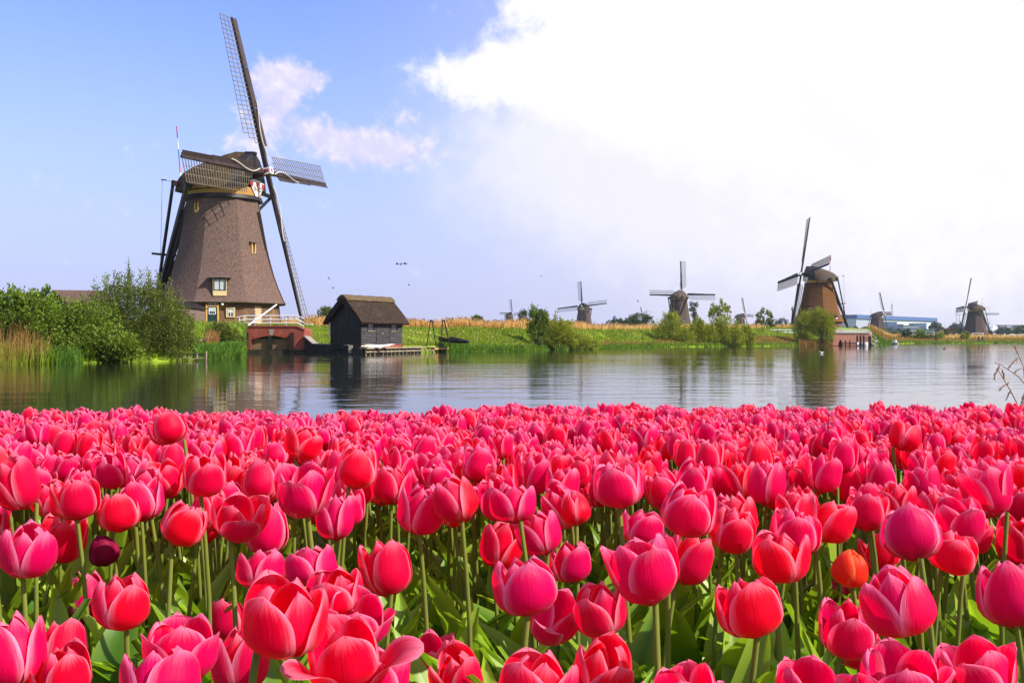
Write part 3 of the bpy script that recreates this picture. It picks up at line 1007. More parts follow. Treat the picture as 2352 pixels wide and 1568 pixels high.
# window in the thatch, with a reed eyebrow and boarded apron
loc, nor = hit(M1['bvh'], 505.5, 654)
fr = vertical_frame(nor)
loc = loc + fr[2] * .40
win = casement(loc, fr, 1.0, 1.02, 'dark_frame', 2, 1, 'dark_frame', .07, 'curtain', dep=.12)
for i in range(4):
    panel(win, loc, fr, 1.04, .105, .1, 'apron_board', 'cream_paint', 0, -.57 - .11 * i, .0)
for s in (-1, 1):
    panel(win, loc, fr, .05, 1.46, .14, 'window_post', 'cream_paint', s * .535, -.22, -.05)
panel(win, loc, fr, 1.0, 1.5, .8, 'window_recess', 'tarred_wood', 0, -.2, -.82)
b = MB()
rt, up, no = fr
c = loc - mr.location + up * .6
b.loft([[c + rt * x - no * 1.0 + up * (.14 - .05 * abs(x)), c + rt * x + no * .26 + up * (-.02 - .02 * abs(x)), c + rt * x + no * .26 + up * (.04 - .02 * abs(x)), c + rt * x - no * 1.0 + up * (.3 - .1 * abs(x))] for x in (-.95, -.5, 0, .5, .95)])
b.build('eyebrow', 'thatch', win)

# two narrow yellow vents higher up
for (vx, vy, hh, nm) in ((452, 476, .95, 'vent'), (582, 573, 1.15, 'vent')):
    loc, nor = hit(M1['bvh'], vx, vy)
    fr = vertical_frame(nor)
    loc = loc + fr[2] * .05
    rt, up, no = fr
    c = loc - mr.location
    b = MB()
    for s in (-1, 1):
        b.box(c + rt * s * .19 - no * .15, rt * .05, up * (hh / 2), no * .17)
    b.box(c - up * (hh / 2 - .13) - no * .1, rt * .14, up * .13, no * .13)
    v = b.build(nm, 'yellow_paint', mr)
    MB().box(c - no * .17, rt * .15, up * (hh / 2), no * .05).build('vent_opening', 'tarred_wood', v)
    MB().box(c + up * (hh / 2 + .05) - no * .1, rt * .42, up * .04, no * .26).build('vent_hood', 'thatch', v)

# door with fanlight
loc, nor = hit(M1['base'], 488, 730)
fr = vertical_frame(nor)
zt = 2.2
rt, up, no = fr
door_c = Vector((loc.x, loc.y, 2.2 + 0.86)) + no * .10
d = panel(mr, door_c, fr, .78, 1.62, .06, 'door', 'green_paint', 0, -.02)
panel(d, door_c, fr, .50, .50, .02, 'door_window', 'curtain', 0, .42, .062)
for dx in (-.27, .27):
    panel(d, door_c, fr, .045, .56, .035, 'window_frame', 'white_paint', dx, .42, .06)
for dz in (.16, .68):
    panel(d, door_c, fr, .50, .045, .035, 'window_frame', 'white_paint', 0, dz, .061)
for dx in (-.15, 0, .15):
    panel(d, door_c, fr, .12, .2, .012, 'dark_pane', 'glass', dx, .29, .083)
panel(d, door_c, fr, .05, .05, .06, 'door_knob', 'dark_iron', .3, -.05, .06)
df = MB()
c = door_c - mr.location
for s in (-1, 1):
    df.box(c + rt * s * .47 + no * .05, rt * .065, up * 1.0, no * .09)
df.box(c + up * .84 + no * .052, rt * .403, up * .04, no * .088)
df.box(c + up * 1.17 + no * .05, rt * .56, up * .05, no * .09)
dfo = df.build('door_frame', 'yellow_paint', mr)
panel(dfo, door_c, fr, .8, .26, .03, 'fanlight', 'glass', 0, 1.0)
for i in range(5):
    panel(dfo, door_c, fr, .035, .26, .05, 'glazing_bar', 'cream_paint', -.28 + .14 * i, 1.0, .01)
panel(mr, door_c, fr, 1.3, .14, .5, 'doorstep', 'tarred_wood', 0, -.93)
# round white lamp
loc2 = door_c + rt * .82 + up * 1.0 + no * .08
b = MB().ball(loc2 - mr.location + no * .1, .13, 12, 8)
lamp = b.build('round_lamp', 'white_paint', mr, smooth=True)
MB().tube([loc2 - mr.location - no * .15, loc2 - mr.location + no * .02], .05, 8).build('lamp_base', 'dark_iron', lamp)
# small window
loc, nor = hit(M1['base'], 529.8, 717.5)
fr = vertical_frame(nor)
loc = loc + fr[2] * .05
sw = casement(loc, fr, .74, .84, 'cream_paint', 1, 1, 'white_paint', .085, 'glass', name='small_window')
rt, up, no = fr
for (a_, b_, w_, h_) in ((-.27, 0, .05, .67), (.27, 0, .05, .67)):
    panel(sw, loc, fr, w_, h_, .05, 'inner_frame', 'dark_frame', a_, b_, .03)
for dx in (0,):
    panel(sw, loc, fr, .06, .6, .04, 'glazing_bar', 'white_paint', dx, 0, .04)
panel(sw, loc, fr, .44, .05, .04, 'glazing_bar', 'white_paint', 0, .02, .041)
for sx in (-1, 1):
    panel(sw, loc, fr, .05, .62, .04, 'sash', 'white_paint', sx * .215, 0, .038)
    panel(sw, loc, fr, .2, .2, .01, 'curtain', 'curtain', sx * .11, .16, .035)
# toothed pale brick repairs on the sunny side of the base
def brick_patch(px, z0, z1, half, teeth):
    loc, nor = hit(M1['base'], px, 735)
    fr = wall_frame(None, nor)
    rt, up, no = fr
    c = Vector((loc.x, loc.y, 0)) - Vector((mr.location.x, mr.location.y, 0))
    n_ = 13
    b = MB()
    left, right = [], []
    for i in range(n_):
        za, zb = z0 + (z1 - z0) * i / n_, z0 + (z1 - z0) * (i + 1) / n_
        e = half + (teeth if i % 2 else 0)
        for zz in (za, zb):
            left.append((-half - (teeth if (i + 1) % 2 else 0) * .6, zz))
            right.append((e, zz))
    out = left + right[::-1]
    lean = (5.62 - 5.42) / 2.0
    vs = [c + rt * x - no * (zz - .9 + (2.2 - loc.z + .9)) * 0 + Vector((0, 0, zz)) - Vector((no.x, no.y, 0)).normalized() * ((zz - (loc.z - 2.2)) * lean) + no * .012 for x, zz in out]
    vs2 = [q - no * .03 for q in vs]
    nn = len(vs)
    b.add(vs + vs2, [list(range(nn)), list(reversed(range(nn, 2 * nn)))] + [[i, i + nn, (i + 1) % nn + nn, (i + 1) % nn] for i in range(nn)])
    b.build('pale_brick_patch', 'pale_brick', mr)


brick_patch(594, .1, 1.75, .30, .14)
brick_patch(562, .1, .95, .06, .16)

# low boarded lean-to against the mill, each board a part
lt = thing('lean_to_shed', 'low plank shed leaning on the big mill left of its green door', 'shed', (0, 0, 0))
A = at_z(418, 2.0, 80.5)
B = at_z(471, 2.0, 81.6)
A.z = B.z = 0
dirv = (B - A).normalized()
nrm = Vector((dirv.y, -dirv.x, 0))
lt.location = (A.x, A.y, 2.0)
Lh = (B - A).length
for i in range(8):
    z0 = 0.02 + i * .19
    b = MB().box(dirv * (Lh / 2) + Vector((0, 0, z0 + .09)) + nrm * (.008 * (i % 2)), dirv * (Lh / 2), Vector((0, 0, .088)), nrm * .02)
    b.build('plank', 'old_plank', lt)
b = MB().prism([Vector((0, 0, 1.72)) + nrm * .2 - dirv * .2, Vector((0, 0, 1.52)) + nrm * .2 + dirv * (Lh + .1), Vector((0, 0, 2.0)) - nrm * 2.4 + dirv * (Lh + .1), Vector((0, 0, 2.2)) - nrm * 2.4 - dirv * .2], (0, 0, .08))
b.build('roof', 'tarred_wood', lt)
b = MB().box(dirv * (Lh / 2) - nrm * 1.2 + Vector((0, 0, .75)), dirv * (Lh / 2), Vector((0, 0, .77)), nrm * 1.15)
b.build('wall', 'tarred_wood', lt)

# farther mills, sizes follow from the distance
SAIL_GROUP = 'windmills along the canal'
mills = [
    ('windmill', 'ochre brown windmill behind two rounded willows and a brick bridge', (72.9, 236.5), 3.3, (-.992, -.127), 6.2, 16.6, 1.0, -17 + 12.6, 'thatch_gold', 1),
    ('windmill', 'grey brown windmill farthest along the right bank with people walking by it', (214.3 + 4.22, 470 - .47), 1.3, (-.994, .11), 2.1, 16.5, 1.0, -24, 'thatch_far', 1),
    ('windmill', 'squat distant windmill standing in front of the blue banded factory', (228.5, 622.7), 1.4, (.77, -.636), 0.0, 16.84, 1.0, -10, 'thatch_far', 1),
    ('windmill', 'dark windmill seen from behind with level sails above yellow green bushes', (68.4, 408.2), 2.7, (.45, .89), 1.7, 19.6, 1.0, -5, 'thatch_far', 1),
    ('windmill', 'distant windmill with a white hub rising behind the golden reeds', (39.6, 548.0), 2.5, (-.34, -.94), 6.0, 19.4, 1.0, 0, 'thatch_far', 1),
    ('windmill', 'tiny far windmill beside a small round tree beyond the reeds', (-2.2, 791.0), 2.5, (.6, -.8), -3.5, 21.5, .85, 10, 'thatch_far', 2),
    ('windmill', 'far windmill hidden by dark bushes with only a sail tip showing', (108.5, 851.5), 2.5, (.9, -.4), -3.0, 15.4, 1.0, 0, 'thatch_far', 2),
    ('windmill', 'small far windmill half hidden behind thin young trees', (175.3, 764.7), 2.5, (.77, -.636), -2.0, 19.4, 1.0, 0, 'thatch_far', 2),
]
MILLS = []
for a in mills:
    MILLS.append(windmill(*a))
# low dark windows of the ochre mill
mr2 = MILLS[0]['root']
for (x, y, w_, h_) in ((1913, 663, .5, .9), (1921, 728, .7, .8), (1862, 706, .6, .6)):
    loc, nor = hit(MILLS[0]['bvh'], x, y)
    if loc is None:
        continue
    rt, up, no = vertical_frame(nor)
    c = loc - mr2.location + no * .05
    v = MB().box(c, rt * (w_ / 2), up * (h_ / 2), no * .12).build('window', 'dark_frame', mr2)
    MB().box(c - up * (h_ / 2 - .12) + no * .125, rt * (w_ / 2 - .05), up * .1, no * .012).build('window_sill', 'white_paint', v)

# ------------------------------------------------------------------ brick bridge by the big mill
def rail_run(parent, pts, hgts, rad=.035, nm='rail', mt='white_paint'):
    for h in hgts:
        b = MB().tube([p + Vector((0, 0, h)) for p in pts], rad, 6)
        b.build(nm, mt, parent)


BD = 76.0                                     # depth of the bridge front
bx = lambda x: (x - 1176) / FPX * BD
bz = lambda y: EYE - (y - 780) / FPX * BD
br = thing('brick_bridge', 'red brick bridge with a shallow arch and plank doors below the big mill', 'bridge', (bx(622), BD, 0))
bo = Vector(br.location)
x0, x1 = bx(540), bx(699)
top = [(x0, bz(757)), (bx(560), bz(750.5)), (bx(682), bz(750.5)), (x1, bz(758))]
arch = []
for i in range(15):
    a = i / 14
    xa = 584 + (662 - 584) * a
    arch.append((bx(xa), bz(779.5 - 8.5 * math.sin(math.pi * a) ** 0.9)))
foot = bz(803)
pier_l, pier_r = bx(577), bx(662.5)
outl = [(x0, foot), (x0, top[0][1]), top[1], top[2], (x1, top[3][1]), (x1, foot), (pier_r, foot), (pier_r, arch[-1][1])] + arch[::-1] + [(pier_l, arch[0][1]), (pier_l, foot)]
b = MB().prism([Vector((x, BD, z)) - bo for x, z in outl], (0, 3.0, 0))
b.build('brick_wall', 'bridge_brick', br)
# brick-on-edge coping following the top
b = MB()
for (p, q) in zip(top[:-1], top[1:]):
    b.beam(Vector((p[0], BD + .12, p[1] + .05)) - bo, Vector((q[0], BD + .12, q[1] + .05)) - bo, .36, .11)
b.build('coping', 'bridge_brick', br)['kind'] = 'stuff'
# soldier course round the arch, brick by brick
for i in range(14):
    p, q = arch[i], arch[i + 1]
    c = Vector(((p[0] + q[0]) / 2, BD - .012, (p[1] + q[1]) / 2 + .11)) - bo
    d = Vector((q[0] - p[0], 0, q[1] - p[1]))
    MB().box(c, d * .46, (0, .03, 0), (-d.normalized().z * .1, 0, d.normalized().x * .1)).build('arch_brick', 'bridge_brick', br)
MB().prism([Vector((bx(623.5) + dx, BD - .05, bz(769) + dz)) - bo for dx, dz in ((-.13, 0), (.13, 0), (.19, .34), (.1, .42), (-.1, .42), (-.19, .34))], (0, .1, 0)).build('keystone', 'coping', br)
b = MB().box(Vector(((x0 + x1) / 2, BD + 1.7, .12)) - bo, ((x1 - x0) / 2 + .05, 0, 0), (0, 1.8, 0), (0, 0, .155))
b.build('foundation', 'wet_wood', br)
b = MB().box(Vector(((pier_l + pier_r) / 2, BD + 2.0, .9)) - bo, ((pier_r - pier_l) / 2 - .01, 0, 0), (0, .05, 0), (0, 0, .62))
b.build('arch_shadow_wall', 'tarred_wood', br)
# plank doors behind the arch
for (ga, gb) in ((578, 615.5), (624.5, 661.5)):
    for i in range(5):
        z0 = bz(802.5) + i * .158
        b = MB().box(Vector(((bx(ga) + bx(gb)) / 2, BD + .24 - .012 * (i % 2), z0 + .075)) - bo, ((bx(gb) - bx(ga)) / 2, 0, 0), (0, .03, 0), (0, 0, .072))
        b.build('gate_plank', 'gate_plank', br)
for (pa, pb, pt, dy) in ((616, 624, 771, .12), (563.5, 571.5, 763.5, -.2), (669, 676, 763.5, -.2)):
    b = MB().box(Vector(((bx(pa) + bx(pb)) / 2, BD + dy, (bz(pt) + bz(804)) / 2)) - bo, ((bx(pb) - bx(pa)) / 2, 0, 0), (0, .15, 0), (0, 0, (bz(pt) - bz(804)) / 2))
    b.build('gate_post', 'tarred_wood', br)
# white railing, a thing of its own on the deck
rl = thing('bridge_railing', 'white painted tube railing along the red brick bridge by the big mill', 'railing', (bx(622), BD + .15, bz(750.5)))
ro = Vector(rl.location)
for (x, yt, yb) in ((548.7, 727.5, 752.5), (584.6, 723.5, 750), (620.5, 723.5, 750), (656.4, 723, 750), (690.5, 731, 754)):
    b = MB().tube([Vector((bx(x), BD + .15, bz(yb))) - ro, Vector((bx(x), BD + .15, bz(yt) - .005)) - ro], .038, 6)
    b.build('railing_post', 'white_paint', rl)
for dy in (0, 9, 17):
    b = MB().tube([Vector((bx(x), BD + .1, bz(y + dy))) - ro for x, y in ((543, 729), (560, 724.6), (682, 724.6), (697, 731.5))], .036, 6)
    b.build('rail', 'white_paint', rl)
pl = MB().tube([Vector((0, 0, 0)), P(635, 699.5, 83.5) - P(568.7, 748.3, 77.4)], .06, 8).build('white_pole', 'white_paint', loc=P(568.7, 748.3, 77.4))
tag(pl, 'long white pole leaning from the bridge deck up to the mill eave', 'pole')
for (xx, yy, d_) in ((710, 752.4, 92), (719, 751.8, 94)):
    g0 = on_ground(xx, d_)
    s = MB().box((0, 0, .12), (.36, 0, 0), (0, .25, 0), (0, 0, .12))
    o = s.build('stone_slab', 'white_paint', loc=g0)
    tag(o, 'flat white slab on the grass, ' + ('nearer to the bridge' if xx < 715 else 'nearer to the black shed'), 'slab', 'white slabs on the grass')
o = MB().box((0, 0, .08), (.3, 0, 0), (0, .2, 0), (0, 0, .09)).build('stone_block', 'white_paint', loc=Vector((bx(541), BD - .1, bz(757) + .02)))
tag(o, 'small white block at the left end of the brick bridge railing', 'block')

# tarred retaining wall and dock
rw = thing('retaining_wall', 'black tarred quay wall with a pale coping between the brick bridge and the shed', 'wall', (at_z(750, 0, 74)))
wo_ = Vector(rw.location)
front = [at_z(699.5, -.3, 75.8), at_z(803, -.3, 70.2)]
back = Vector((.12, .5, 0))
def wz(x, y):
    d = 75.8 + (70.2 - 75.8) * (x - 699.5) / (803 - 699.5)
    return EYE - (y - 780) / FPX * d
def wpt(x, z):
    d = 75.8 + (70.2 - 75.8) * (x - 699.5) / (803 - 699.5)
    return at_z(x, z, d)
prof = [(699.6, 773.6), (702, 774), (721, 790.5), (803, 793.6)]
b = MB().prism([wpt(699.6, -.3) - wo_] + [wpt(x, wz(x, y)) - wo_ for x, y in prof] + [wpt(803, -.3) - wo_], back)
b.build('tarred_wall', 'tar_stone', rw)
for (p, q) in zip(prof[:-1], prof[1:]):
    b = MB().beam(wpt(p[0], wz(*p) + .035) - wo_ + back * .5, wpt(q[0], wz(*q) + .035) - wo_ + back * .5, .5, .07)
    b.build('coping', 'coping', rw)
b = MB().box(wpt(805.5, .35) - wo_ + Vector((0, .2, 0)), (.12, 0, 0), (0, .4, 0), (0, 0, .3)).build('corner_block', 'coping', rw)

dk = thing('dock', 'weathered plank dock with white tipped piles in front of the black shed', 'dock', at_z(900, 0, 72))
do_ = Vector(dk.location)
D0, D1 = at_z(808, 0, 69.5), at_z(836.8, 0, 68.4)
E0, E1 = at_z(836.8, 0, 68.4), at_z(972, 0, 78.4)
e = (E1 - E0).normalized()
en = Vector((e.y, -e.x, 0))
Ld = (E1 - E0).length
b = MB().box((D0 + D1) / 2 - do_ + Vector((0, .25, .18)), (D1 - D0) / 2, (0, .2, 0), (0, 0, .3)).build('dark_sheeting', 'wet_wood', dk)
b = MB().box(E0 - do_ + e * (Ld / 2) - en * .22 + Vector((0, 0, .16)), e * (Ld / 2), en * .06, Vector((0, 0, .26))).build('dark_sheeting', 'wet_wood', dk)
b = MB().box(E0 - do_ + e * (Ld / 2) - en * .1 + Vector((0, 0, .47)), e * (Ld / 2), en * .26, Vector((0, 0, .035))).build('deck_board', 'grey_wood', dk)
MB().box(E0 - do_ + e * (Ld / 2) + en * .18 + Vector((0, 0, .45)), e * (Ld / 2), en * .02, Vector((0, 0, .05))).build('fascia', 'grey_wood', dk)
b = MB().box(E0 - do_ + e * (Ld / 2) + en * .12 + Vector((0, 0, .2)), e * (Ld / 2), en * .04, Vector((0, 0, .045))).build('waling', 'grey_wood', dk)
npil = 15
for i in range(npil):
    f = (i + .2) / npil
    b = MB().box(E0 - do_ + e * (Ld * f) + en * .04 + Vector((0, 0, .09)), e * .04, en * .035, Vector((0, 0, .33)))
    b.build('pile', 'grey_wood', dk)
# low stage at the right end of the dock
E2, E3 = at_z(968, 0, 79.4), at_z(1030, 0, 82.6)
st = thing('landing_stage', 'small low landing stage with a yellow board at the right end of the dock', 'dock', at_z(1000, 0, 81))
so_ = Vector(st.location)
e2 = (E3 - E2).normalized()
n2_ = Vector((e2.y, -e2.x, 0))
L2 = (E3 - E2).length
for i in range(4):
    b = MB().box(E2 - so_ + e2 * (L2 / 2) - n2_ * (.1 + .2 * i) + Vector((0, 0, .42 + .012 * (i % 2))), e2 * (L2 / 2), n2_ * .09, Vector((0, 0, .025)))
    b.build('deck_plank', 'grey_wood', st)
b = MB().box(E2 - so_ + e2 * (L2 * .72) + n2_ * .03 + Vector((0, 0, .30)), e2 * (L2 * .26), n2_ * .025, Vector((0, 0, .055))).build('yellow_board', 'yellow_paint', st)
b = MB().box(E2 - so_ + e2 * (L2 * .2) + n2_ * .03 + Vector((0, 0, .18)), e2 * (L2 * .25), n2_ * .025, Vector((0, 0, .05))).build('board', 'grey_wood', st)
for i in range(6):
    b = MB().box(E2 - so_ + e2 * (L2 * (i + .4) / 6) - n2_ * .02 + Vector((0, 0, .05)), e2 * .05, n2_ * .05, Vector((0, 0, .38)))
    b.build('pile', 'wet_wood', st)

# ------------------------------------------------------------------ black boat shed
sh = thing('boat_shed', 'black timber boat shed with a thatched roof standing on the dock', 'shed')
C0 = at_z(828.8, 0, 70.0)                      # near corner
C1 = at_z(923.3, 0, 74.0)
fx = (C1 - C0).normalized()
fn = Vector((fx.y, -fx.x, 0))                   # outward front
Lf = (C1 - C0).length
Wd = 2.8
zg = .66
sh.location = (C0.x, C0.y, zg)
HW = 1.68                                       # wall height
HR = 3.42                                       # ridge height
U = Vector((0, 0, 1))
core = MB().box(fx * (Lf / 2) - fn * (Wd / 2) + U * (HW / 2), fx * (Lf / 2 - .03), fn * (Wd / 2 - .03), U * (HW / 2))
core.build('wall', 'tarred_wood', sh)
b = MB().box(fx * (Lf / 2) - fn * (Wd / 2) - U * .1, fx * (Lf / 2 + .02), fn * (Wd / 2 + .02), U * .14)
b.build('plinth', 'tarred_wood', sh)
MB().box(fx * (Lf / 2) + fn * .03 - U * .07, fx * (Lf / 2), fn * .02, U * .1).build('brick_plinth', 'bridge_brick', sh)
pf = lambda x: None
# front planks, cut round the windows and the door (positions along the wall as fractions)
def fpos(x):
    """distance along the front of the point seen at picture x"""
    k = (x - 1176) / FPX
    # C0 + t fx on the ray
    return (k * C0.y - C0.x) / (fx.x - k * fx.y)
wl = [(fpos(843.5), fpos(858.6)), (fpos(897), fpos(911.5))]
dl, dr = fpos(863.2), fpos(893)
zw0, zw1 = 1.02, 1.56
npk = 9
ph = (HW - .04) / npk
for i in range(npk):
    z0, z1 = .05 + i * ph, .05 + (i + 1) * ph - .012
    segs = [(0, dl - .04), (dr + .04, Lf)]
    if z1 > zw0 - .05:
        segs = [(0, wl[0][0] - .05), (wl[0][1] + .05, dl - .04), (dr + .04, wl[1][0] - .05), (wl[1][1] + .05, Lf)]
    for (a_, b_) in segs:
        t_ = MB()
        c = fx * ((a_ + b_) / 2) + U * ((z0 + z1) / 2)
        t_.prism([fx * a_ + U * z0 + fn * (.062 + .012 * (i % 3)), fx * b_ + U * z0 + fn * (.062 + .006 * (i % 2)), fx * b_ + U * z1 + fn * .016, fx * a_ + U * z1 + fn * .016], -fn * .03)
        t_.build('plank', 'shed_plank', sh)
for k, (a_, b_) in enumerate(wl):
    t_ = MB()
    c = fx * ((a_ + b_) / 2) + U * ((zw0 + zw1) / 2)
    wd, hh = (b_ - a_) / 2, (zw1 - zw0) / 2
    for s in (-1, 1):
        t_.box(c + fx * s * wd + fn * .03, fx * .035, fn * .035, U * (hh + .03))
    t_.box(c + U * (hh + .03) + fn * .03, fx * (wd - .035), fn * .034, U * .03)
    win = t_.build('window', 'tarred_wood', sh)
    MB().box(c + fn * .005, fx * (wd - .03), fn * .01, U * hh).build('pane', 'glass', win)
    MB().box(c - U * (hh + .03) + fn * .06, fx * (wd + .06), fn * .05, U * .025).build('window_sill', 'grey_wood', win)
half = (dl + dr) / 2
for k, (a_, b_) in enumerate(((dl, half - .008), (half + .008, dr))):
    lf = MB().box(fx * ((a_ + b_) / 2) + U * .84 + fn * .03, fx * ((b_ - a_) / 2), fn * .02, U * .8).build('door', 'shed_plank', sh)
    for zz in ((.32, .82, 1.3) if k == 0 else (.55, 1.3)):
        MB().box(fx * ((a_ + b_) / 2) + U * zz + fn * .058, fx * ((b_ - a_) / 2 - .02), fn * .008, U * .045).build('batten', 'shed_plank', lf)
    for zz in (.45, 1.42):
        MB().box(fx * (a_ + .03 if k == 0 else b_ - .03) + U * zz + fn * .065, fx * .03, fn * .012, U * .06).build('hinge', 'dark_iron', lf)
    if k == 0:
        MB().ball(fx * (b_ - .06) + U * .82 + fn * .09, .035, 8, 5).build('door_knob', 'white_paint', lf)
MB().box(fx * (wl[0][0] + .02) + U * 1.44 + fn * .16, fx * .055, fn * .06, U * .06).build('lamp', 'white_paint', sh)
MB().box(fx * (wl[0][0] - .13) + U * 1.42 + fn * .1, fx * .06, fn * .05, U * .06).build('lamp_bracket', 'dark_iron', sh)
# gable boards on the shaded side
ngb = 14
for i in range(ngb):
    a_, b_ = Wd * i / ngb + .006, Wd * (i + 1) / ngb - .006
    zt = lambda q: HW + (HR - .12 - HW) * (1 - abs(q - Wd / 2) / (Wd / 2))
    o_ = -fx * (.012 + .008 * (i % 2))
    MB().prism([o_ - fn * a_ + U * .04, o_ - fn * b_ + U * .04, o_ - fn * b_ + U * zt(b_), o_ - fn * a_ + U * zt(a_)], -fx * .02).build('gable_board', 'tarred_wood', sh)
# back gable and roof core
b = MB().prism([-fn * .05 + U * HW, -fn * (Wd - .05) + U * HW, -fn * (Wd / 2) + U * (HR - .15)], fx * Lf)
b.build('gable_wall', 'tarred_wood', sh)
# thatch: thick, slightly sagging slopes, rounded at the ridge
def roof_ring(t, lift=0.0):
    out = []
    over, drop = .42, .12
    pts = [(over, HW - drop), (Wd * .12, HW + .62), (-Wd * .18, HW + 1.22 - .02), (-Wd * .38, HR - .16), (-Wd / 2, HR + .02), (-Wd * .62, HR - .16), (-Wd * .82, HW + 1.2), (-Wd * 1.12, HW + .6), (-Wd - over, HW - drop)]
    pts = [(over, HW - .10), (0.02, HW + .44), (-.5, HW + .98), (-Wd * .36, HW + 1.5), (-Wd / 2 + .16, HR + .0), (-Wd / 2, HR + .04), (-Wd / 2 - .16, HR + .0), (-Wd * .64, HW + 1.5), (-Wd + .5, HW + .98), (-Wd - .02, HW + .44), (-Wd - over, HW - .10)]
    inner = [(-Wd - over + .1, HW - .22), (-Wd + .35, HW + .55), (-Wd / 2, HR - .3), (-.35, HW + .55), (over - .1, HW - .22)]
    for (q, z) in pts:
        out.append(fx * t + fn * q + U * (z + lift + .02 * math.sin(t * 2.2 + q)))
    for (q, z) in inner:
        out.append(fx * t + fn * q + U * z)
    return out
ts_ = np.linspace(-.38, Lf + .38, 14)
b = MB().loft([roof_ring(t_) for t_ in ts_])
roof = b.build('thatched_roof', 'shed_thatch', sh, smooth=True, sharp=35)
rr_ = []
for t_ in np.linspace(-.42, Lf + .40, 12):
    rr_.append([fx * t_ + fn * (-Wd / 2 + q) + U * (z + .015 * math.sin(t_ * 5)) for q, z in ((.50, HR - .24), (.46, HR - .13), (.22, HR + .09), (0, HR + .17), (-.22, HR + .09), (-.46, HR - .13), (-.50, HR - .24), (0, HR - .05))])
b = MB().loft(rr_)
b.build('straw_ridge', 'ridge_straw', roof, smooth=True)
b = MB().beam(-fx * .3 + fn * .36 + U * (HW - .2), -fx * .3 - fn * (Wd / 2) + U * (HR - .32), .07, .16).beam(-fx * .3 - fn * (Wd + .36) + U * (HW - .2), -fx * .3 - fn * (Wd / 2) + U * (HR - .32), .07, .16)
b.build('barge_board', 'tarred_wood', roof)['kind'] = 'stuff'
dp = MB().tube([-fn * (Wd + .1) + U * .7, -fn * (Wd + .1) + U * 1.62], .05, 6).build('white_pipe', 'white_paint', sh)

# two upturned white boats lying along the shed
for k, (xa, xb, y_, d_) in enumerate(((829, 896, 796.0, 68.9), (838, 906, 793.2, 69.8))):
    a_, b_ = P(xa, y_ + .6, d_), P(xb, y_ - .6, d_ + 1.5)
    dr_ = b_ - a_
    Lc = dr_.length
    dr_.normalize()
    sd_ = dr_.cross(U).normalized()
    rings = []
    for i in range(13):
        f = i / 12
        w_ = .17 * max(.03, math.sin(math.pi * f)) ** .6
        c = dr_ * (f * Lc) + U * (.05 * math.cos(math.pi * 2 * f))
        rings.append([c + sd_ * w_ * sx + U * h_ * (.25 + .75 * math.sin(math.pi * f)) for sx, h_ in ((-1, 0), (-.85, .05), (-.4, .09), (0, .10), (.4, .09), (.85, .05), (1, 0))])
    o = MB().loft(rings).build('canoe', 'white_paint', loc=a_, smooth=True)
    tag(o, 'slim white upturned canoe lying ' + ('nearest the water on the dock' if k == 0 else 'against the shed wall behind another canoe'), 'canoe', 'white canoes by the shed')

# two dark trestles and a dark boat on the grass
for k, (xl, xr, xm, yt, yb, d_) in enumerate(((980, 1001.5, 990.5, 737, 791, 80.0), (1011.5, 1033.5, 1018.5, 737, 792.5, 79.0))):
    base = at_z((xl + xr) / 2, P(0, yb, d_).z - .06, d_)
    root = thing('trestle', 'dark A shaped trestle on the grass, ' + ('the one next to the black shed' if k == 0 else 'the one beside the beached dark boat'), 'trestle', base, 'trestles on the grass')
    for xx in (xl, xr):
        MB().beam(P(xx, yb, d_) - base - U * .1, P(xm + (2 if xx > xm else -2), yt, d_) - base, .07, .09).build('leg', 'tarred_wood', root)
    MB().box(P(xm, yt, d_) - base + U * .03, (.12, 0, 0), (0, .1, 0), (0, 0, .05)).build('top_block', 'tarred_wood', root)
a_, b_ = P(1020, 785, 82.5), P(1076, 792.0, 80.0)
bt = thing('rowing_boat', 'dark flat bottomed boat pulled up on the grass bank', 'boat', a_)
dr_ = (b_ - a_)
Lc = dr_.length
dr_.normalize()
sd_ = dr_.cross(U).normalized()
up_ = sd_.cross(dr_)
rings = []
for i in range(9):
    f = i / 8
    w_ = .62 * (1 - max(0, f - .5) ** 2 * 3.2)
    rise = .05 + .28 * max(0, f - .55) ** 1.5
    c = dr_ * (f * Lc)
    rings.append([c + sd_ * w_ * q + up_ * (z + (rise if z < .2 else 0)) for q, z in ((-1, .46 - .2 * f), (-.8, .0), (.8, .0), (1, .46 - .2 * f), (.9, .46 - .2 * f), (.72, .08), (-.72, .08), (-.9, .46 - .2 * f))])
MB().loft(rings).build('hull', 'tarred_wood', bt)
for f in (.25, .6):
    MB().box(dr_ * (f * Lc) + up_ * .26, dr_ * .1, sd_ * .5, up_ * .02).build('thwart', 'wet_wood', bt)

# broken wooden jetty and old fence at the willow
jt = thing('broken_jetty', 'collapsed little timber jetty in the water under the willow shrub', 'jetty', at_z(430, 0, 49.3))
jo = Vector(jt.location)
for i, (x, yt) in enumerate(((398, 816), (404, 818), (431, 812), (452, 812), (470, 812), (473, 806))):
    d_ = 48.6 if i % 2 else 49.4
    MB().tube([at_z(x, -.4, d_) - jo, P(x + (1 if i % 2 else -1), yt, d_) - jo], .045, 6).build('pile', 'grey_wood' if i % 2 else 'wet_wood', jt)
for i, (xa, ya, xb, yb, d_) in enumerate(((396, 818, 472, 814, 48.7), (402, 823, 440, 821, 48.5), (430, 826, 468, 821, 48.5), (408, 811.5, 470, 812.5, 49.6), (405, 813, 436, 812, 49.2), (438, 813, 471, 815, 49.9))):
    MB().beam(P(xa, ya, d_) - jo, P(xb, yb, d_ + .1) - jo, .13, .035).build('plank', 'grey_wood' if i in (1, 2) else 'wet_wood', jt)
fc = thing('old_fence', 'old broken rail fence between the willow shrub and the orange grass', 'fence', on_ground(455, 56.5))
fo = Vector(fc.location)
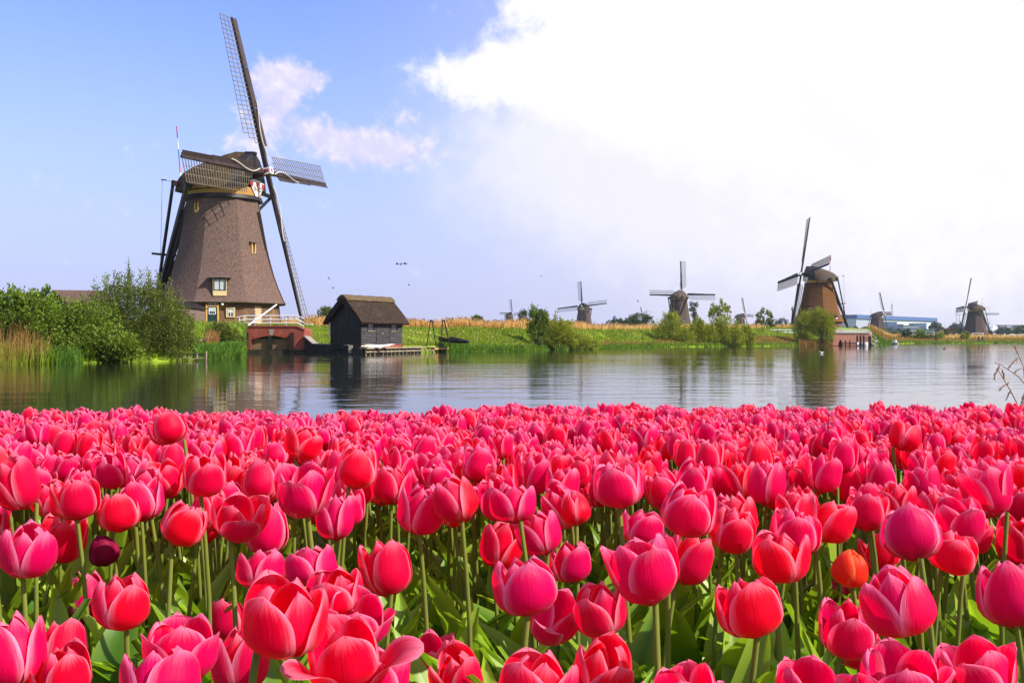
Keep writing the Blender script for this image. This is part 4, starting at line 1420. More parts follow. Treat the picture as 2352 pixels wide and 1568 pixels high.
for i, (x, yt, d_) in enumerate(((432, 783, 56.5), (452, 781, 56.8), (472.5, 771, 57.0), (481, 770, 57.6))):
    g_ = on_ground(x, d_)
    MB().beam(g_ - fo - U * .2, Vector((g_.x, g_.y, P(x, yt, d_).z)) - fo, .1, .1).build('fence_post', 'grey_wood', fc)
for (xa, ya, xb, yb) in ((430, 786, 474, 779), (430, 794, 474, 796), (472, 774, 490, 775)):
    MB().beam(P(xa, ya, 56.6) - fo, P(xb, yb, 57.1) - fo, .05, .09).build('fence_rail', 'grey_wood', fc)

# cottage roof showing over the bushes at the left
ct = thing('cottage', 'brown roofed cottage almost hidden by the green bushes at the left', 'cottage', on_ground(165, 66))
co_ = Vector(ct.location)
ra, rb = P(124, 672, 64.5) - co_, P(240, 673, 68.5) - co_
e_ = (rb - ra).normalized()
e_.z = 0
pn = Vector((e_.y, -e_.x, 0)).normalized()
hz_ = ra.z
for s, nm in ((1, 'roof_slope'), (-1, 'roof_slope')):
    MB().prism([ra, rb, rb + pn * s * 2.2 - U * 1.7, ra + pn * s * 2.2 - U * 1.7], pn * s * .05 + U * .12).build(nm, 'brown_tile', ct)
MB().prism([ra - U * .1 + e_ * .3, ra + pn * 2.0 - U * 1.7 + e_ * .3, ra + pn * 2.0 - U * hz_ + e_ * .3, ra - pn * 2.0 - U * hz_ + e_ * .3, ra - pn * 2.0 - U * 1.7 + e_ * .3], e_ * 4.0).build('wall', 'tarred_wood', ct)
MB().tube([ra - e_ * .1 + U * .08, rb + U * .08], .09, 8).build('ridge_tiles', 'brown_tile', ct)

# ------------------------------------------------------------------ right hand bridge, fences, jetty
BD2 = 171.0
cx = lambda x: (x - 1176) / FPX * BD2
cz = lambda y, d=BD2: EYE - (y - 780) / FPX * d
b2 = thing('brick_quay', 'pale red brick quay wall with a small arch below the ochre mill', 'quay', (cx(1957), BD2, 0))
o2 = Vector(b2.location)
ar = [(1926 + 9 * i / 8, 788 - 8 * math.sin(math.pi * i / 8)) for i in range(9)]
outl = [(1913, 793), (1913, 765.5), (1996, 765.5), (2001, 769), (2001, 793), (1935, 793)] + ar[::-1] + [(1926, 793)]
MB().prism([Vector((cx(x), BD2, cz(y))) - o2 for x, y in outl], (0, 3, 0)).build('brick_wall', 'quay_brick', b2)
MB().box(Vector((cx(1931), BD2 + 1.2, cz(786))) - o2, (.5, 0, 0), (0, .1, 0), (0, 0, .6)).build('arch_opening', 'tarred_wood', b2)
MB().box(Vector((cx(1955), BD2 + .3, cz(765))) - o2, (cx(1997) - cx(1955), 0, 0), (0, .4, 0), (0, 0, .06)).build('coping', 'coping', b2)
r2 = thing('bridge_railing', 'white three bar railing on the quay below the ochre mill', 'railing', (cx(1957), BD2 + .3, cz(765)))
o2 = Vector(r2.location)
for x in np.linspace(1916, 1994, 9):
    MB().tube([Vector((cx(x), BD2 + .3, cz(765.5))) - o2, Vector((cx(x), BD2 + .3, cz(757))) - o2], .045, 6).build('railing_post', 'white_paint', r2)
MB().tube([Vector((cx(2002), BD2 + .3, cz(772))) - o2, Vector((cx(2002), BD2 + .3, cz(765.5))) - o2], .04, 6).build('railing_post', 'white_paint', r2)
for y in (757, 760.3, 763.4):
    MB().tube([Vector((cx(x), BD2 + .26, cz(yy))) - o2 for x, yy in ((1913, y), (1994, y), (2003, y + 8))], .052, 6).build('rail', 'white_paint', r2)
FD = next((d for d in np.arange(169, 200, .5) if P(0, 764.5, d).z < gz((1797 - 1176) / FPX * d, d)), 180)
f2 = thing('white_fence', 'white two bar fence on the bank left of the rounded willows', 'fence', on_ground(1797, FD))
o2 = Vector(f2.location)
for x in np.linspace(1768, 1840, 7):
    g_ = on_ground(x, FD)
    MB().box(Vector((g_.x, FD, P(x, 761, FD).z)) - o2, (.06, 0, 0), (0, .06, 0), (0, 0, .38)).build('fence_post', 'white_paint', f2)
for y in (757, 763):
    MB().beam(P(1766, y, FD - .1) - o2, P(1842, y, FD - .1) - o2, .06, .14).build('fence_rail', 'white_paint', f2)
# jetty with tall posts and a white dinghy
j2 = thing('mooring_jetty', 'dark mooring jetty with four tall posts before the brick quay', 'jetty', at_z(1965, 0, 166))
o2 = Vector(j2.location)
for (x, yt, yb, w_) in ((1942, 781, 795, .1), (1952, 781, 795, .1), (1969, 770.5, 795, .15), (1976.6, 770, 799, .14), (1984, 770, 799, .14), (1996.5, 771, 795, .16), (2000, 772, 794, .1)):
    d_ = 166 if yb < 797 else 163
    MB().tube([at_z(x, -.4, d_) - o2, P(x, yt, d_) - o2], w_, 7).build('post', 'tarred_wood', j2)
for (xa, xb, y) in ((1933, 1972, 787.5), (1933, 1972, 790.5), (1969, 1999, 776), (1969, 1999, 781)):
    MB().beam(P(xa, y, 166.2) - o2, P(xb, y, 166.2) - o2, .2, .1).build('jetty_beam', 'tarred_wood', j2)
MB().box(P(1953, 786.8, 167) - o2, (1.5, 0, 0), (0, .6, 0), (0, 0, .05)).build('jetty_deck', 'grey_wood', j2)


def hull(label, a_, b_, wd, ht, mt, nm='dinghy', extra=None):
    root = thing(nm, label, 'boat', a_)
    dr = b_ - a_
    L_ = dr.length
    dr.normalize()
    s_ = dr.cross(U).normalized()
    rings = []
    for i in range(9):
        f = i / 8
        w_ = wd * (1 - .25 * (1 - f) ** 2) * (1 - max(0, f - .55) ** 2 * 4.4)
        hh = ht * (1 + .3 * (f - .4) ** 2)
        c = dr * (f * L_)
        rings.append([c + s_ * w_ * q + U * z * hh for q, z in ((-1, 1), (-.9, .35), (-.5, 0), (.5, 0), (.9, .35), (1, 1), (.85, 1), (.7, .4), (-.7, .4), (-.85, 1))])
    MB().loft(rings).build('hull', mt, root, smooth=True)
    MB().box(dr * (.4 * L_) + U * ht * .75, dr * .12, s_ * wd * .8, U * .03).build('thwart', 'grey_wood', root)
    return root, dr, s_, L_


hull('small white dinghy moored between the tall dark jetty posts', at_z(1970.5, -.02, 164.3), at_z(1993.5, -.02, 164.3), .55, .62, 'white_paint')
# rubble slope right of the quay
k_ = 0
rb_ = thing('rubble_slope', 'grey stone rubble slope at the right end of the brick quay', 'stone slope', at_z(2012, 0, 172))
o2 = Vector(rb_.location)
rs_ = random.Random(5)
for i in range(46):
    f = rs_.random()
    x = 2002 + 28 * f
    d_ = 172 + 10 * f + rs_.random() * 2.5
    gzv = gz((x - 1176) / FPX * d_, d_)
    b = MB().ball((0, 0, 0), .34 + .2 * rs_.random(), 7, 4, 1.2, 1, .7)
    o = b.build('stone', 'rubble', rb_)
    o.location = at_z(x, gzv + .08, d_) - o2
    o.rotation_euler = (rs_.random() * .6, rs_.random() * .6, rs_.random() * 6)

# white cabin boat, orange buoy, posts, gate, fence and walkers on the far shore
root, dr, s_, L_ = hull('small white cabin boat lying at the far reedy shore', at_z(2043, .0, 226), at_z(2063, .0, 224.5), .7, .5, 'white_paint', 'cabin_boat')
MB().box(dr * (.55 * L_) + U * .72, dr * .40, s_ * .42, U * .26).build('cabin', 'white_paint', root)
MB().box(dr * (.55 * L_) + U * .8 + Vector((0, -.43, 0)), dr * .3, (0, .02, 0), U * .1).build('cabin_window', 'glass', root)
MB().box(dr * (.25 * L_) + U * .55, dr * .4, s_ * .04, U * .05).build('tiller', 'dark_iron', root)
o = MB().ball((0, 0, .2), .34, 10, 7, 1.3, 1, .8).tube([(0, 0, -1.4), (0, 0, .0)], .06, 6).build('life_buoy_box', 'orange_paint', loc=P(2035, 770.5, 236))
tag(o, 'small orange buoy on a post above the reeds near the cabin boat', 'buoy')
for k, (x, yt, yb, d_) in enumerate(((2149.6, 767, 790, 286), (2248, 773, 789, 288), (2256.5, 773, 789, 288))):
    b_ = at_z(x, -.4, d_)
    o = MB().beam((0, 0, 0), P(x, yt, d_) - b_, .35, .35, w2=.3, h2=.3).build('mooring_post', 'tarred_wood', loc=b_)
    tag(o, ('tall dark post standing alone before the green bush on the far bank', 'dark post on the far bank, left one of a pair by the white gate', 'dark post on the far bank, right one of a pair by the white gate')[k], 'post', 'dark posts along the far bank')
gt = thing('white_gate', 'thin white gate in front of the farthest right mill', 'gate', on_ground(2245, 330))
o2 = Vector(gt.location)
for x in (2233, 2258):
    MB().beam(at_z(x, o2.z - .2, 330) - o2, P(x, 764.5, 330) - o2, .22, .22).build('gate_post', 'white_paint', gt)
for y in (765.2, 770):
    MB().beam(P(2233, y, 330) - o2, P(2258, y, 330) - o2, .12, .16).build('gate_bar', 'white_paint', gt)
f3 = thing('white_fence', 'long white fence along the far road at the right edge', 'fence', on_ground(2330, 340))
o2 = Vector(f3.location)
for i, x in enumerate(np.linspace(2299, 2385, 12)):
    y = 775 - i * .45
    MB().beam(at_z(x, gz((x - 1176) / FPX * 340, 340) - .2, 340) - o2, P(x, y - 4.5, 340) - o2, .2, .2).build('fence_post', 'white_paint', f3)
for dy in (-4.2, -.6):
    MB().beam(P(2297, 775 + dy, 339.7) - o2, P(2388, 770 + dy, 339.7) - o2, .16, .26).build('fence_rail', 'white_paint', f3)


def walker(label, x, d_, top_mat, leg_mat, step=.28, face=0.0, seed=0):
    base = on_ground(x, d_)
    root = thing('person', label, 'person', base, 'people on the far bank', face)
    bm = bmesh.new()
    sk = bm.verts.layers.skin.verify()
    pts = {'pelvis': ((0, 0, .95), .15), 'chest': ((0, .02, 1.25), .17), 'neck': ((0, .02, 1.47), .07), 'head': ((0, .04, 1.6), .10), 'crown': ((0, .03, 1.70), .085),
           'hl': ((-.09, 0, .88), .10), 'kl': ((-.1, step * .6, .5), .07), 'fl': ((-.1, step, .05), .045), 'tl': ((-.1, step + .16, .03), .04),
           'hr': ((.09, 0, .88), .10), 'kr': ((.1, -step * .3, .5), .07), 'fr': ((.1, -step, .08), .045), 'tr': ((.1, -step + .15, .03), .04),
           'sl': ((-.19, .02, 1.38), .075), 'el': ((-.25, -.06, 1.1), .05), 'wl': ((-.24, .1, .88), .035), 'dl': ((-.23, .16, .80), .04),
           'sr': ((.19, .02, 1.38), .075), 'er': ((.25, -.03, 1.1), .05), 'wr': ((.24, .14, .9), .035), 'dr': ((.23, .2, .82), .04)}
    v = {k: bm.verts.new(p[0]) for k, p in pts.items()}
    for k, p in pts.items():
        v[k][sk].radius = (p[1], p[1])
    v['pelvis'][sk].use_root = True
    for a_, b_ in (('pelvis', 'chest'), ('chest', 'neck'), ('neck', 'head'), ('head', 'crown'), ('pelvis', 'hl'), ('hl', 'kl'), ('kl', 'fl'), ('fl', 'tl'), ('pelvis', 'hr'), ('hr', 'kr'), ('kr', 'fr'), ('fr', 'tr'), ('chest', 'sl'), ('sl', 'el'), ('el', 'wl'), ('wl', 'dl'), ('chest', 'sr'), ('sr', 'er'), ('er', 'wr'), ('wr', 'dr')):
        bm.edges.new((v[a_], v[b_]))
    me = bpy.data.meshes.new('body')
    bm.to_mesh(me)
    bm.free()
    o = bpy.data.objects.new('body', me)
    COL.objects.link(o)
    md = o.modifiers.new('skin', 'SKIN')
    md.use_smooth_shade = True
    o.modifiers.new('sub', 'SUBSURF').levels = 1
    dg = bpy.context.evaluated_depsgraph_get()
    fin = bpy.data.meshes.new_from_object(o.evaluated_get(dg))
    o.modifiers.clear()
    o.data = fin
    for mm in (top_mat, leg_mat, 'skin'):
        fin.materials.append(MATS[mm])
    mi = []
    for p in fin.polygons:
        z, x_ = p.center.z, abs(p.center.x)
        mi.append(2 if z > 1.46 or (z < .93 and x_ > .19) else 0 if z > .93 or x_ > .2 else 1)
    fin.polygons.foreach_set('material_index', mi)
    o.parent = root
    MB().ball((0, .015, 1.665), .115, 9, 6, .95, 1.05, .85).build('hair', 'cloth_dark', root, smooth=True)
    return root


walker('person in a white top walking left of the farthest right mill', 2194, 345, 'cloth_white', 'cloth_dark', face=R(80))
walker('person in dark clothes standing right of the farthest right mill', 2286, 352, 'cloth_dark', 'cloth_dark', .1, face=R(160))
walker('person in a dark red jacket by the left end of the long white fence', 2315, 348, 'cloth_red', 'cloth_dark', face=R(-90))
walker('person in dark clothes walking along the long white fence', 2331, 346, 'cloth_dark', 'cloth_dark', face=R(90))
walker('person in dark clothes between two round bushes on the far bank', 2108, 340, 'cloth_dark', 'cloth_red', .12, face=R(40))

# ------------------------------------------------------------------ far buildings
fa = thing('factory', 'long white factory hall with a dark blue roof band behind a squat mill', 'factory', (310, 905, 1.3))
fo = Vector(fa.location)
FA, FB = at_z(1965.5, 1.3, 905), at_z(2143, 1.3, 1040)
fe = (FB - FA).normalized()
fnn = Vector((fe.y, -fe.x, 0))
FL = (FB - FA).length
za, zb = 18.8, 22.4
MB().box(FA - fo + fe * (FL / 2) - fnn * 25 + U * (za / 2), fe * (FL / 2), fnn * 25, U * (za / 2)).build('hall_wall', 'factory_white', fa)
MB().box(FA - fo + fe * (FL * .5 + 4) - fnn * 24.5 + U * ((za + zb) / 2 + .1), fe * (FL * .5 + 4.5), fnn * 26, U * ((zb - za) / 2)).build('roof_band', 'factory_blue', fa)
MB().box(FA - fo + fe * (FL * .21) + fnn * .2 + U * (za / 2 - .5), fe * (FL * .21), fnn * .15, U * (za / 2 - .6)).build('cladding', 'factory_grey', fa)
MB().box(FA - fo + fe * (FL + 3.5) + fnn * 1.0 + U * 17, fe * 4.5, fnn * .8, U * 1.6).build('roof_end', 'factory_blue', fa)
for (a_, b_, z_) in ((.70, .97, 7.5), (.70, .97, 4.2)):
    MB().box(FA - fo + fe * (FL * (a_ + b_) / 2) + fnn * .3 + U * z_, fe * (FL * (b_ - a_) / 2), fnn * .2, U * .7).build('window_band', 'office_blue', fa)
offices = [(2037, 2060, 740.5, 762, 700, 'dark blue office block just right of the squat mill', 'office_blue', 4),
           (2061, 2075, 745.5, 762, 720, 'grey blue low office block between two taller blue ones', 'far_grey', 3),
           (2075, 2111, 748, 763, 680, 'pale office block with a grid of windows before the factory', 'far_grey', 9),
           (2100, 2128, 743.5, 760, 740, 'blue upper office block rising behind the window grid block', 'office_blue', 6)]
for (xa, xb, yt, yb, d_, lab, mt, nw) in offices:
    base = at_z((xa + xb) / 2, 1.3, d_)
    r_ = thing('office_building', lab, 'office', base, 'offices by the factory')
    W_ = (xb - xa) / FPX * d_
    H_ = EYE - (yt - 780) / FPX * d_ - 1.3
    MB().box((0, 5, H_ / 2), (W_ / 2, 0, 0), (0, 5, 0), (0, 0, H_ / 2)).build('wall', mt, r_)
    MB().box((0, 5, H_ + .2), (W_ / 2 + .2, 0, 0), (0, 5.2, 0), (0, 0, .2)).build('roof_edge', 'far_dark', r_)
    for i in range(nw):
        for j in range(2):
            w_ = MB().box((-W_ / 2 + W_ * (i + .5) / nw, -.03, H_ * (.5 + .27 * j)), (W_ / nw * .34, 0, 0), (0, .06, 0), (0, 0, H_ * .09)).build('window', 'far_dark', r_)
lowb = [(2066, 2083, 757, 764, 520, 'small white flat roofed house at the foot of the factory', 'white_paint'), (2128, 2146, 757.5, 765, 540, 'small white house right of the window grid office', 'factory_white'),
        (2300, 2340, 752.5, 761, 640, 'white modern building with a dark flat roof at the right edge', 'white_paint'), (2338, 2375, 750.5, 760, 760, 'blue grey block behind trees at the right edge', 'office_blue')]
for (xa, xb, yt, yb, d_, lab, mt) in lowb:
    base = at_z((xa + xb) / 2, 1.3, d_)
    r_ = thing('far_house', lab, 'building', base, 'low far buildings')
    W_ = (xb - xa) / FPX * d_
    H_ = EYE - (yt - 780) / FPX * d_ - 1.3
    MB().box((0, 4, H_ / 2), (W_ / 2, 0, 0), (0, 4, 0), (0, 0, H_ / 2)).build('wall', mt, r_)
    MB().box((0, 3.5, H_ + .25), (W_ / 2 + .6, 0, 0), (0, 5, 0), (0, 0, .25)).build('roof', 'far_dark', r_)
    for i in range(3):
        MB().box((-W_ / 2 + W_ * (i + .5) / 3, -.03, H_ * .62), (W_ / 3 * .36, 0, 0), (0, .06, 0), (0, 0, H_ * .12)).build('window', 'far_dark', r_)
rf_ = thing('stand_roof', 'long thin dark roof of a far building at the right edge', 'building', at_z(2320, 1.3, 700))
MB().box((0, 0, EYE - (747.5 - 780) / FPX * 700 - 1.3), (9.5, 0, 0), (0, 5, 0), (0, 0, .35)).build('roof', 'far_dark', rf_)
for dx in (-8, -3, 3, 8):
    MB().box((dx, 0, 4.6), (.25, 0, 0), (0, .25, 0), (0, 0, 4.9)).build('column', 'far_dark', rf_)
tent = MB()
tc_ = at_z(2283, 1.3, 620)
tent.loft([[Vector((math.cos(a) * r * 7.5, math.sin(a) * r * 5, z)) for a in np.linspace(0, 2 * math.pi, 13)[:-1]] for r, z in ((1, .0), (1, 3.2), (.55, 5.6), (.12, 8.6), (.02, 8.8))])
tag(tent.build('tent', 'cloth_white', loc=tc_), 'pale peaked tent behind the farthest right mill', 'tent')


def lattice_mast(name, label, x, yt, d_, wb, wt, mt, n=9, cat='mast'):
    base = at_z(x, 1.3, d_)
    H_ = EYE - (yt - 780) / FPX * d_ - 1.3
    b = MB()
    for sx in (-1, 1):
        for sy in (-1, 1):
            b.beam((sx * wb, sy * wb, 0), (sx * wt, sy * wt, H_), .22, .22)
    for i in range(n):
        f0, f1 = i / n, (i + 1) / n
        w0, w1 = wb + (wt - wb) * f0, wb + (wt - wb) * f1
        for sy in (-1, 1):
            b.beam((-w0, sy * w0, H_ * f0), (w1, sy * w1, H_ * f1), .14, .14)
            b.beam((w0, sy * w0, H_ * f0), (-w1, sy * w1, H_ * f1), .14, .14)
    b.beam((0, 0, H_), (0, 0, H_ * 1.12), .15, .15)
    o = b.build(name, mt, loc=base)
    return tag(o, label, cat), H_


lattice_mast('radio_mast', 'thin lattice radio mast rising behind the factory roof', 2048.5, 698, 1150, 2.4, .5, 'far_grey')
cr = thing('harbour_crane', 'pale harbour crane with a horizontal jib behind the farthest right mill', 'crane', at_z(2202, 1.3, 900))
o2 = Vector(cr.location)
Hc = EYE - (722 - 780) / FPX * 900 - 1.3
b = MB()
for sx in (-1.4, 1.4):
    b.beam((sx - 1, 0, Hc), (sx + 1, 0, 0), .5, .5)
for i in range(6):
    b.beam((-1.4 - 1 + 2 * (1 - i / 6), 0, Hc * i / 6), (1.4 - 1 + 2 * (1 - (i + 1) / 6), 0, Hc * (i + 1) / 6), .25, .25)
b.build('tower', 'factory_white', cr)['kind'] = 'stuff'
b = MB().beam((-3, 0, Hc), (33, 0, Hc + .8), 1.0, 1.2).build('jib', 'factory_white', cr)
MB().box((31, 0, Hc + .4), (5.2, 0, 0), (0, 1, 0), (0, 0, .95)).build('counterweight', 'far_grey', cr)
twr = thing('water_tower', 'dark domed tower far off beyond the reeds between two mills', 'tower', at_z(1412, 2.2, 900))
Ht = EYE - (724.5 - 780) / FPX * 900 - 2.2
MB().loft([[Vector((math.cos(a) * r, math.sin(a) * r, z)) for a in np.linspace(0, 2 * math.pi, 13)[:-1]] for r, z in ((1.7, 0), (1.6, Ht * .72), (1.9, Ht * .74), (1.9, Ht * .86))]).build('shaft', 'far_dark', twr)
MB().loft([[Vector((math.cos(a) * r, math.sin(a) * r, z)) for a in np.linspace(0, 2 * math.pi, 13)[:-1]] for r, z in ((1.95, Ht * .86), (1.5, Ht * .94), (.7, Ht * .99), (.1, Ht))]).build('dome', 'far_dark', twr)
tb = MB().box((0, 0, 4.2), (2.6, 0, 0), (0, 2.2, 0), (0, 0, 4.2)).box((0, -2.3, 6), (1.8, 0, 0), (0, .1, 0), (0, 0, .5))
fb_ = thing('far_barn', 'small bluish block far behind the mill with the white hub', 'building', at_z(1322, 2.2, 640))
MB().box((0, 0, 4.6), (2.6, 0, 0), (0, 2.2, 0), (0, 0, 4.6)).build('wall', 'far_dark', fb_)
MB().box((0, 0, 9.35), (2.8, 0, 0), (0, 2.4, 0), (0, 0, .15)).build('roof', 'far_grey', fb_)

# ------------------------------------------------------------------ birds in the sky, ducks on the water
def bird(label, x, y, d_, span, yaw, roll, flap):
    root = thing('bird', label, 'bird', P(x, y, d_), 'birds in the sky')
    root.rotation_euler = (0, roll, yaw)
    k = span
    b = MB().loft([[Vector((math.cos(a) * r * k, yy * k, math.sin(a) * r * k * .9)) for a in np.linspace(0, 2 * math.pi, 9)[:-1]] for yy, r in ((-.30, .012), (-.2, .045), (0, .075), (.15, .06), (.24, .035), (.30, .04), (.36, .008))])
    b.build('body', 'feather_dark', root, smooth=True)
    for s in (-1, 1):
        q = [(.05, .13, .02), (.26, .17, .02 + flap * .18), (.5, .0, .02 + flap * .1), (.3, -.07, .02 + flap * .16), (.05, -.1, .02)]
        MB().prism([Vector((s * a_ * k, b_ * k, c_ * k)) for a_, b_, c_ in q], (0, 0, .015 * k)).build('wing', 'feather_dark', root)
    MB().prism([Vector((a_ * k, b_ * k, 0)) for a_, b_ in ((-.03, -.26), (.03, -.26), (.08, -.42), (-.08, -.42))], (0, 0, .012 * k)).build('tail', 'feather_dark', root)


for (lab, x, y, d_, sp, yaw, roll, fl) in (
        ('leading bird on the left of a flying trio in the sky', 913, 607, 95, .62, 1.2, .3, 1.0), ('middle bird of a flying trio in the sky', 922, 605, 97, .55, 1.4, -.5, -1.2), ('last bird on the right of a flying trio in the sky', 931, 606.5, 96, .6, 1.3, .2, 1.4),
        ('upper bird of two flying between the big mill and the black shed', 755.6, 640, 90, .5, .5, .7, 1.0), ('lower bird of two flying just above the black shed roof', 765, 662, 95, .42, .9, -.4, 1.0),
        ('tiny bird flying right next to the big mill sail', 737, 680, 120, .25, .2, 0, .5), ('single bird flying right of the black shed above the reeds', 939, 655, 110, .4, 2.0, .3, 1.2),
        ('pale tiny bird high over the golden reed field', 1243, 634, 140, .45, 1.0, .3, .6), ('single bird above the dark bushes near a far mill', 1465, 692, 120, .5, .7, .6, 1.0)):
    bird(lab, x, y, d_, sp, yaw, roll, fl)


def duck(label, x, y, mt, k=1.0, yaw=0.0):
    d_ = EYE * FPX / (y - 780)
    root = thing('duck', label, 'duck', at_z(x, 0, d_), None, yaw)
    ring = lambda c, r, s=1.0: [Vector((c[0] + math.cos(a) * r * .0, c[1] + math.cos(a) * r, c[2] + math.sin(a) * r * s)) for a in np.linspace(0, 2 * math.pi, 9)[:-1]]
    MB().loft([ring((-.26 * k, 0, .14 * k), .015 * k), ring((-.2 * k, 0, .1 * k), .06 * k, .7), ring((-.05 * k, 0, .06 * k), .11 * k, .8), ring((.1 * k, 0, .06 * k), .10 * k, .85), ring((.17 * k, 0, .1 * k), .065 * k), ring((.2 * k, 0, .18 * k), .04 * k), ring((.23 * k, 0, .25 * k), .045 * k), ring((.28 * k, 0, .25 * k), .03 * k), ring((.30 * k, 0, .25 * k), .01 * k)]).build('body', mt, root, smooth=True)
    MB().loft([ring((.29 * k, 0, .245 * k), .018 * k, .6), ring((.36 * k, 0, .235 * k), .012 * k, .3)]).build('bill', 'yellow_paint', root)


duck('white breasted waterbird swimming in the reflection of the ochre mill', 1887, 811, 'feather_white', 0.7, R(200))
duck('dark duck swimming on the open water left of the farthest mill', 2169, 801.5, 'feather_dark', 0.8, R(10))

# ------------------------------------------------------------------ vegetation
def leaf_quads(C, L, W, rng, up=0.25, out=None):
    """diamond leaves at points C; out: preferred outward directions"""
    n = len(C)
    a = rng.normal(size=(n, 3))
    a[:, 2] += up * 2
    if out is not None:
        a += out * 1.2
    a /= np.linalg.norm(a, axis=1)[:, None]
    h = rng.normal(size=(n, 3))
    b = np.cross(a, h)
    b /= np.linalg.norm(b, axis=1)[:, None]
    L = L * rng.uniform(.6, 1.25, n)[:, None]
    W_ = W * rng.uniform(.7, 1.2, n)[:, None]
    V = np.stack([C, C + a * L * .45 + b * W_ * .5, C + a * L, C + a * L * .45 - b * W_ * .5], 1).reshape(-1, 3)
    F = np.arange(4 * n).reshape(n, 4)
    return V, F


def blades(B, H, W, rng, lean=.25, wind=(0, 0)):
    """grass blades: base points B, heights H, two quads each narrowing to a tip"""
    n = len(B)
    az = rng.uniform(0, math.pi, n)
    side = np.stack([np.cos(az), np.sin(az), np.zeros(n)], 1)
    l = rng.normal(size=(n, 2)) * lean
    l[:, 0] += wind[0]
    l[:, 1] += wind[1]
    H = np.broadcast_to(H, (n,))
    W = np.broadcast_to(W, (n,))
    mid = B + np.stack([l[:, 0] * H * .3, l[:, 1] * H * .3, H * .55], 1)
    tip = B + np.stack([l[:, 0] * H * .95, l[:, 1] * H * .95, H * (1 - .25 * np.minimum(1, (l ** 2).sum(1)))], 1)
    s = side * W[:, None] * .5
    V = np.stack([B - s, B + s, mid + s * .8, mid - s * .8, tip + s * .12, tip - s * .12], 1).reshape(-1, 3)
    k = np.arange(n)[:, None] * 6
    F = np.concatenate([k + np.array([0, 1, 2, 3]), k + np.array([3, 2, 4, 5])], 0)
    return V, F


def rep(x, k):
    return np.repeat(x, k)


def crown(lobes, n, leaf, rng, clump=.16, nclump=None, shell=.55, shoots=0, aspect=.5, up=.25, shoot_h=1.0):
    """leaf cloud: lobes = (cx, cy, cz, rx, ry, rz); leaves gather in clumps near the surface of the lobes"""
    lobes = np.array(lobes, float)
    vol = lobes[:, 3] * lobes[:, 4] + lobes[:, 3] * lobes[:, 5]
    nc = nclump or max(14, n // 26)
    which = rng.choice(len(lobes), nc, p=vol / vol.sum())
    d = rng.normal(size=(nc, 3))
    d /= np.linalg.norm(d, axis=1)[:, None]
    rad = (shell + (1 - shell) * rng.random(nc) ** .7) * rng.uniform(.85, 1.12, nc)
    cc = lobes[which, :3] + d * lobes[which, 3:] * rad[:, None]
    size = clump * rng.uniform(.6, 1.5, nc) * np.cbrt(lobes[which, 3] * lobes[which, 4] * lobes[which, 5])
    per = rng.choice(nc, n)
    C = cc[per] + rng.normal(size=(n, 3)) * size[per][:, None]
    out = d[per]
    ctint = rng.uniform(0.05, .95, nc)
    t = np.clip(ctint[per] * .65 + rng.random(n) * .4, 0, 1)
    if shoots:
        # upright twigs set with small leaves that stand out of the crown
        S = []
        tt = []
        for i in range(shoots):
            lb = lobes[rng.integers(len(lobes))]
            a = rng.uniform(0, 2 * math.pi)
            q = rng.random() ** .5
            b = lb[:3] + np.array([math.cos(a) * lb[3] * q, math.sin(a) * lb[4] * q, lb[5] * math.sqrt(max(0, 1 - q * q)) * .75])
            hgt = lb[5] * rng.uniform(.25, .75) * shoot_h
            ln = rng.normal(size=2) * .16
            m = int(34 * hgt / max(.3, lb[5] * .5)) + 8
            f = rng.random(m)
            S.append(b + np.stack([ln[0] * f * hgt, ln[1] * f * hgt, f * hgt], 1) + rng.normal(size=(m, 3)) * leaf * .45)
            tt.append(np.clip(rng.uniform(.2, .9) + rng.normal(size=m) * .15, 0, 1))
        S = np.concatenate(S)
        C = np.concatenate([C, S])
        out = np.concatenate([out, np.tile([0, 0, 1.5], (len(S), 1))])
        t = np.concatenate([t] + tt)
    V, F = leaf_quads(C, leaf, leaf * aspect, rng, up, out)
    return V, F, rep(t, 4)


def plant(name, label, cat, base, lobes, n, leaf, mat, seed=1, shoots=0, clump=.16, shell=.55, aspect=.5, trunk=None, branches=7, group=None, up=.25, part='foliage', shoot_h=1.0):
    rng = np.random.default_rng(seed)
    root = thing(name, label, cat, base, group)
    V, F, t = crown(lobes, n, leaf * 1.4, rng, clump, None, shell, shoots, aspect * 1.1, up, shoot_h)
    np_obj(part, V, F, mat, root, tint=t)
    b = MB()
    r0 = trunk or .05
    lb = np.array(lobes, float)
    for i in range(branches):
        q = lb[i % len(lb)]
        tgt = Vector((q[0] + rng.normal() * q[3] * .35, q[1] + rng.normal() * q[4] * .35, q[2] + q[5] * rng.uniform(.1, .75)))
        st_ = Vector((q[0] * .25 + rng.normal() * r0, q[1] * .25 + rng.normal() * r0, -.15))
        mid = st_.lerp(tgt, .5) + Vector((rng.normal() * .12, rng.normal() * .12, .1)) * q[5]
        b.tube([st_, mid, tgt], [r0 * rng.uniform(.6, 1), r0 * .55, r0 * .15], 6)
    b.build('branches' if trunk is None else 'trunk', 'bark', root, smooth=True)
    return root


def lob(px, py, rx, ry, d, base, ryd=None, dd=0.0):
    """lobe from picture measures at depth d, relative to base"""
    k = d / FPX
    c = P(px, py, d) - Vector(base)
    return (c.x, c.y + dd, c.z, rx * k, (ryd or rx) * k, ry * k)


def px_plant(name, label, cat, cx_, d_, lobes, n, leaf, mat, **kw):
    base = on_ground(cx_, d_)
    return plant(name, label, cat, base, [lob(l[0], l[1], l[2], l[3], d_, base, None, l[4] if len(l) > 4 else 0) for l in lobes], n, leaf, mat, **kw)


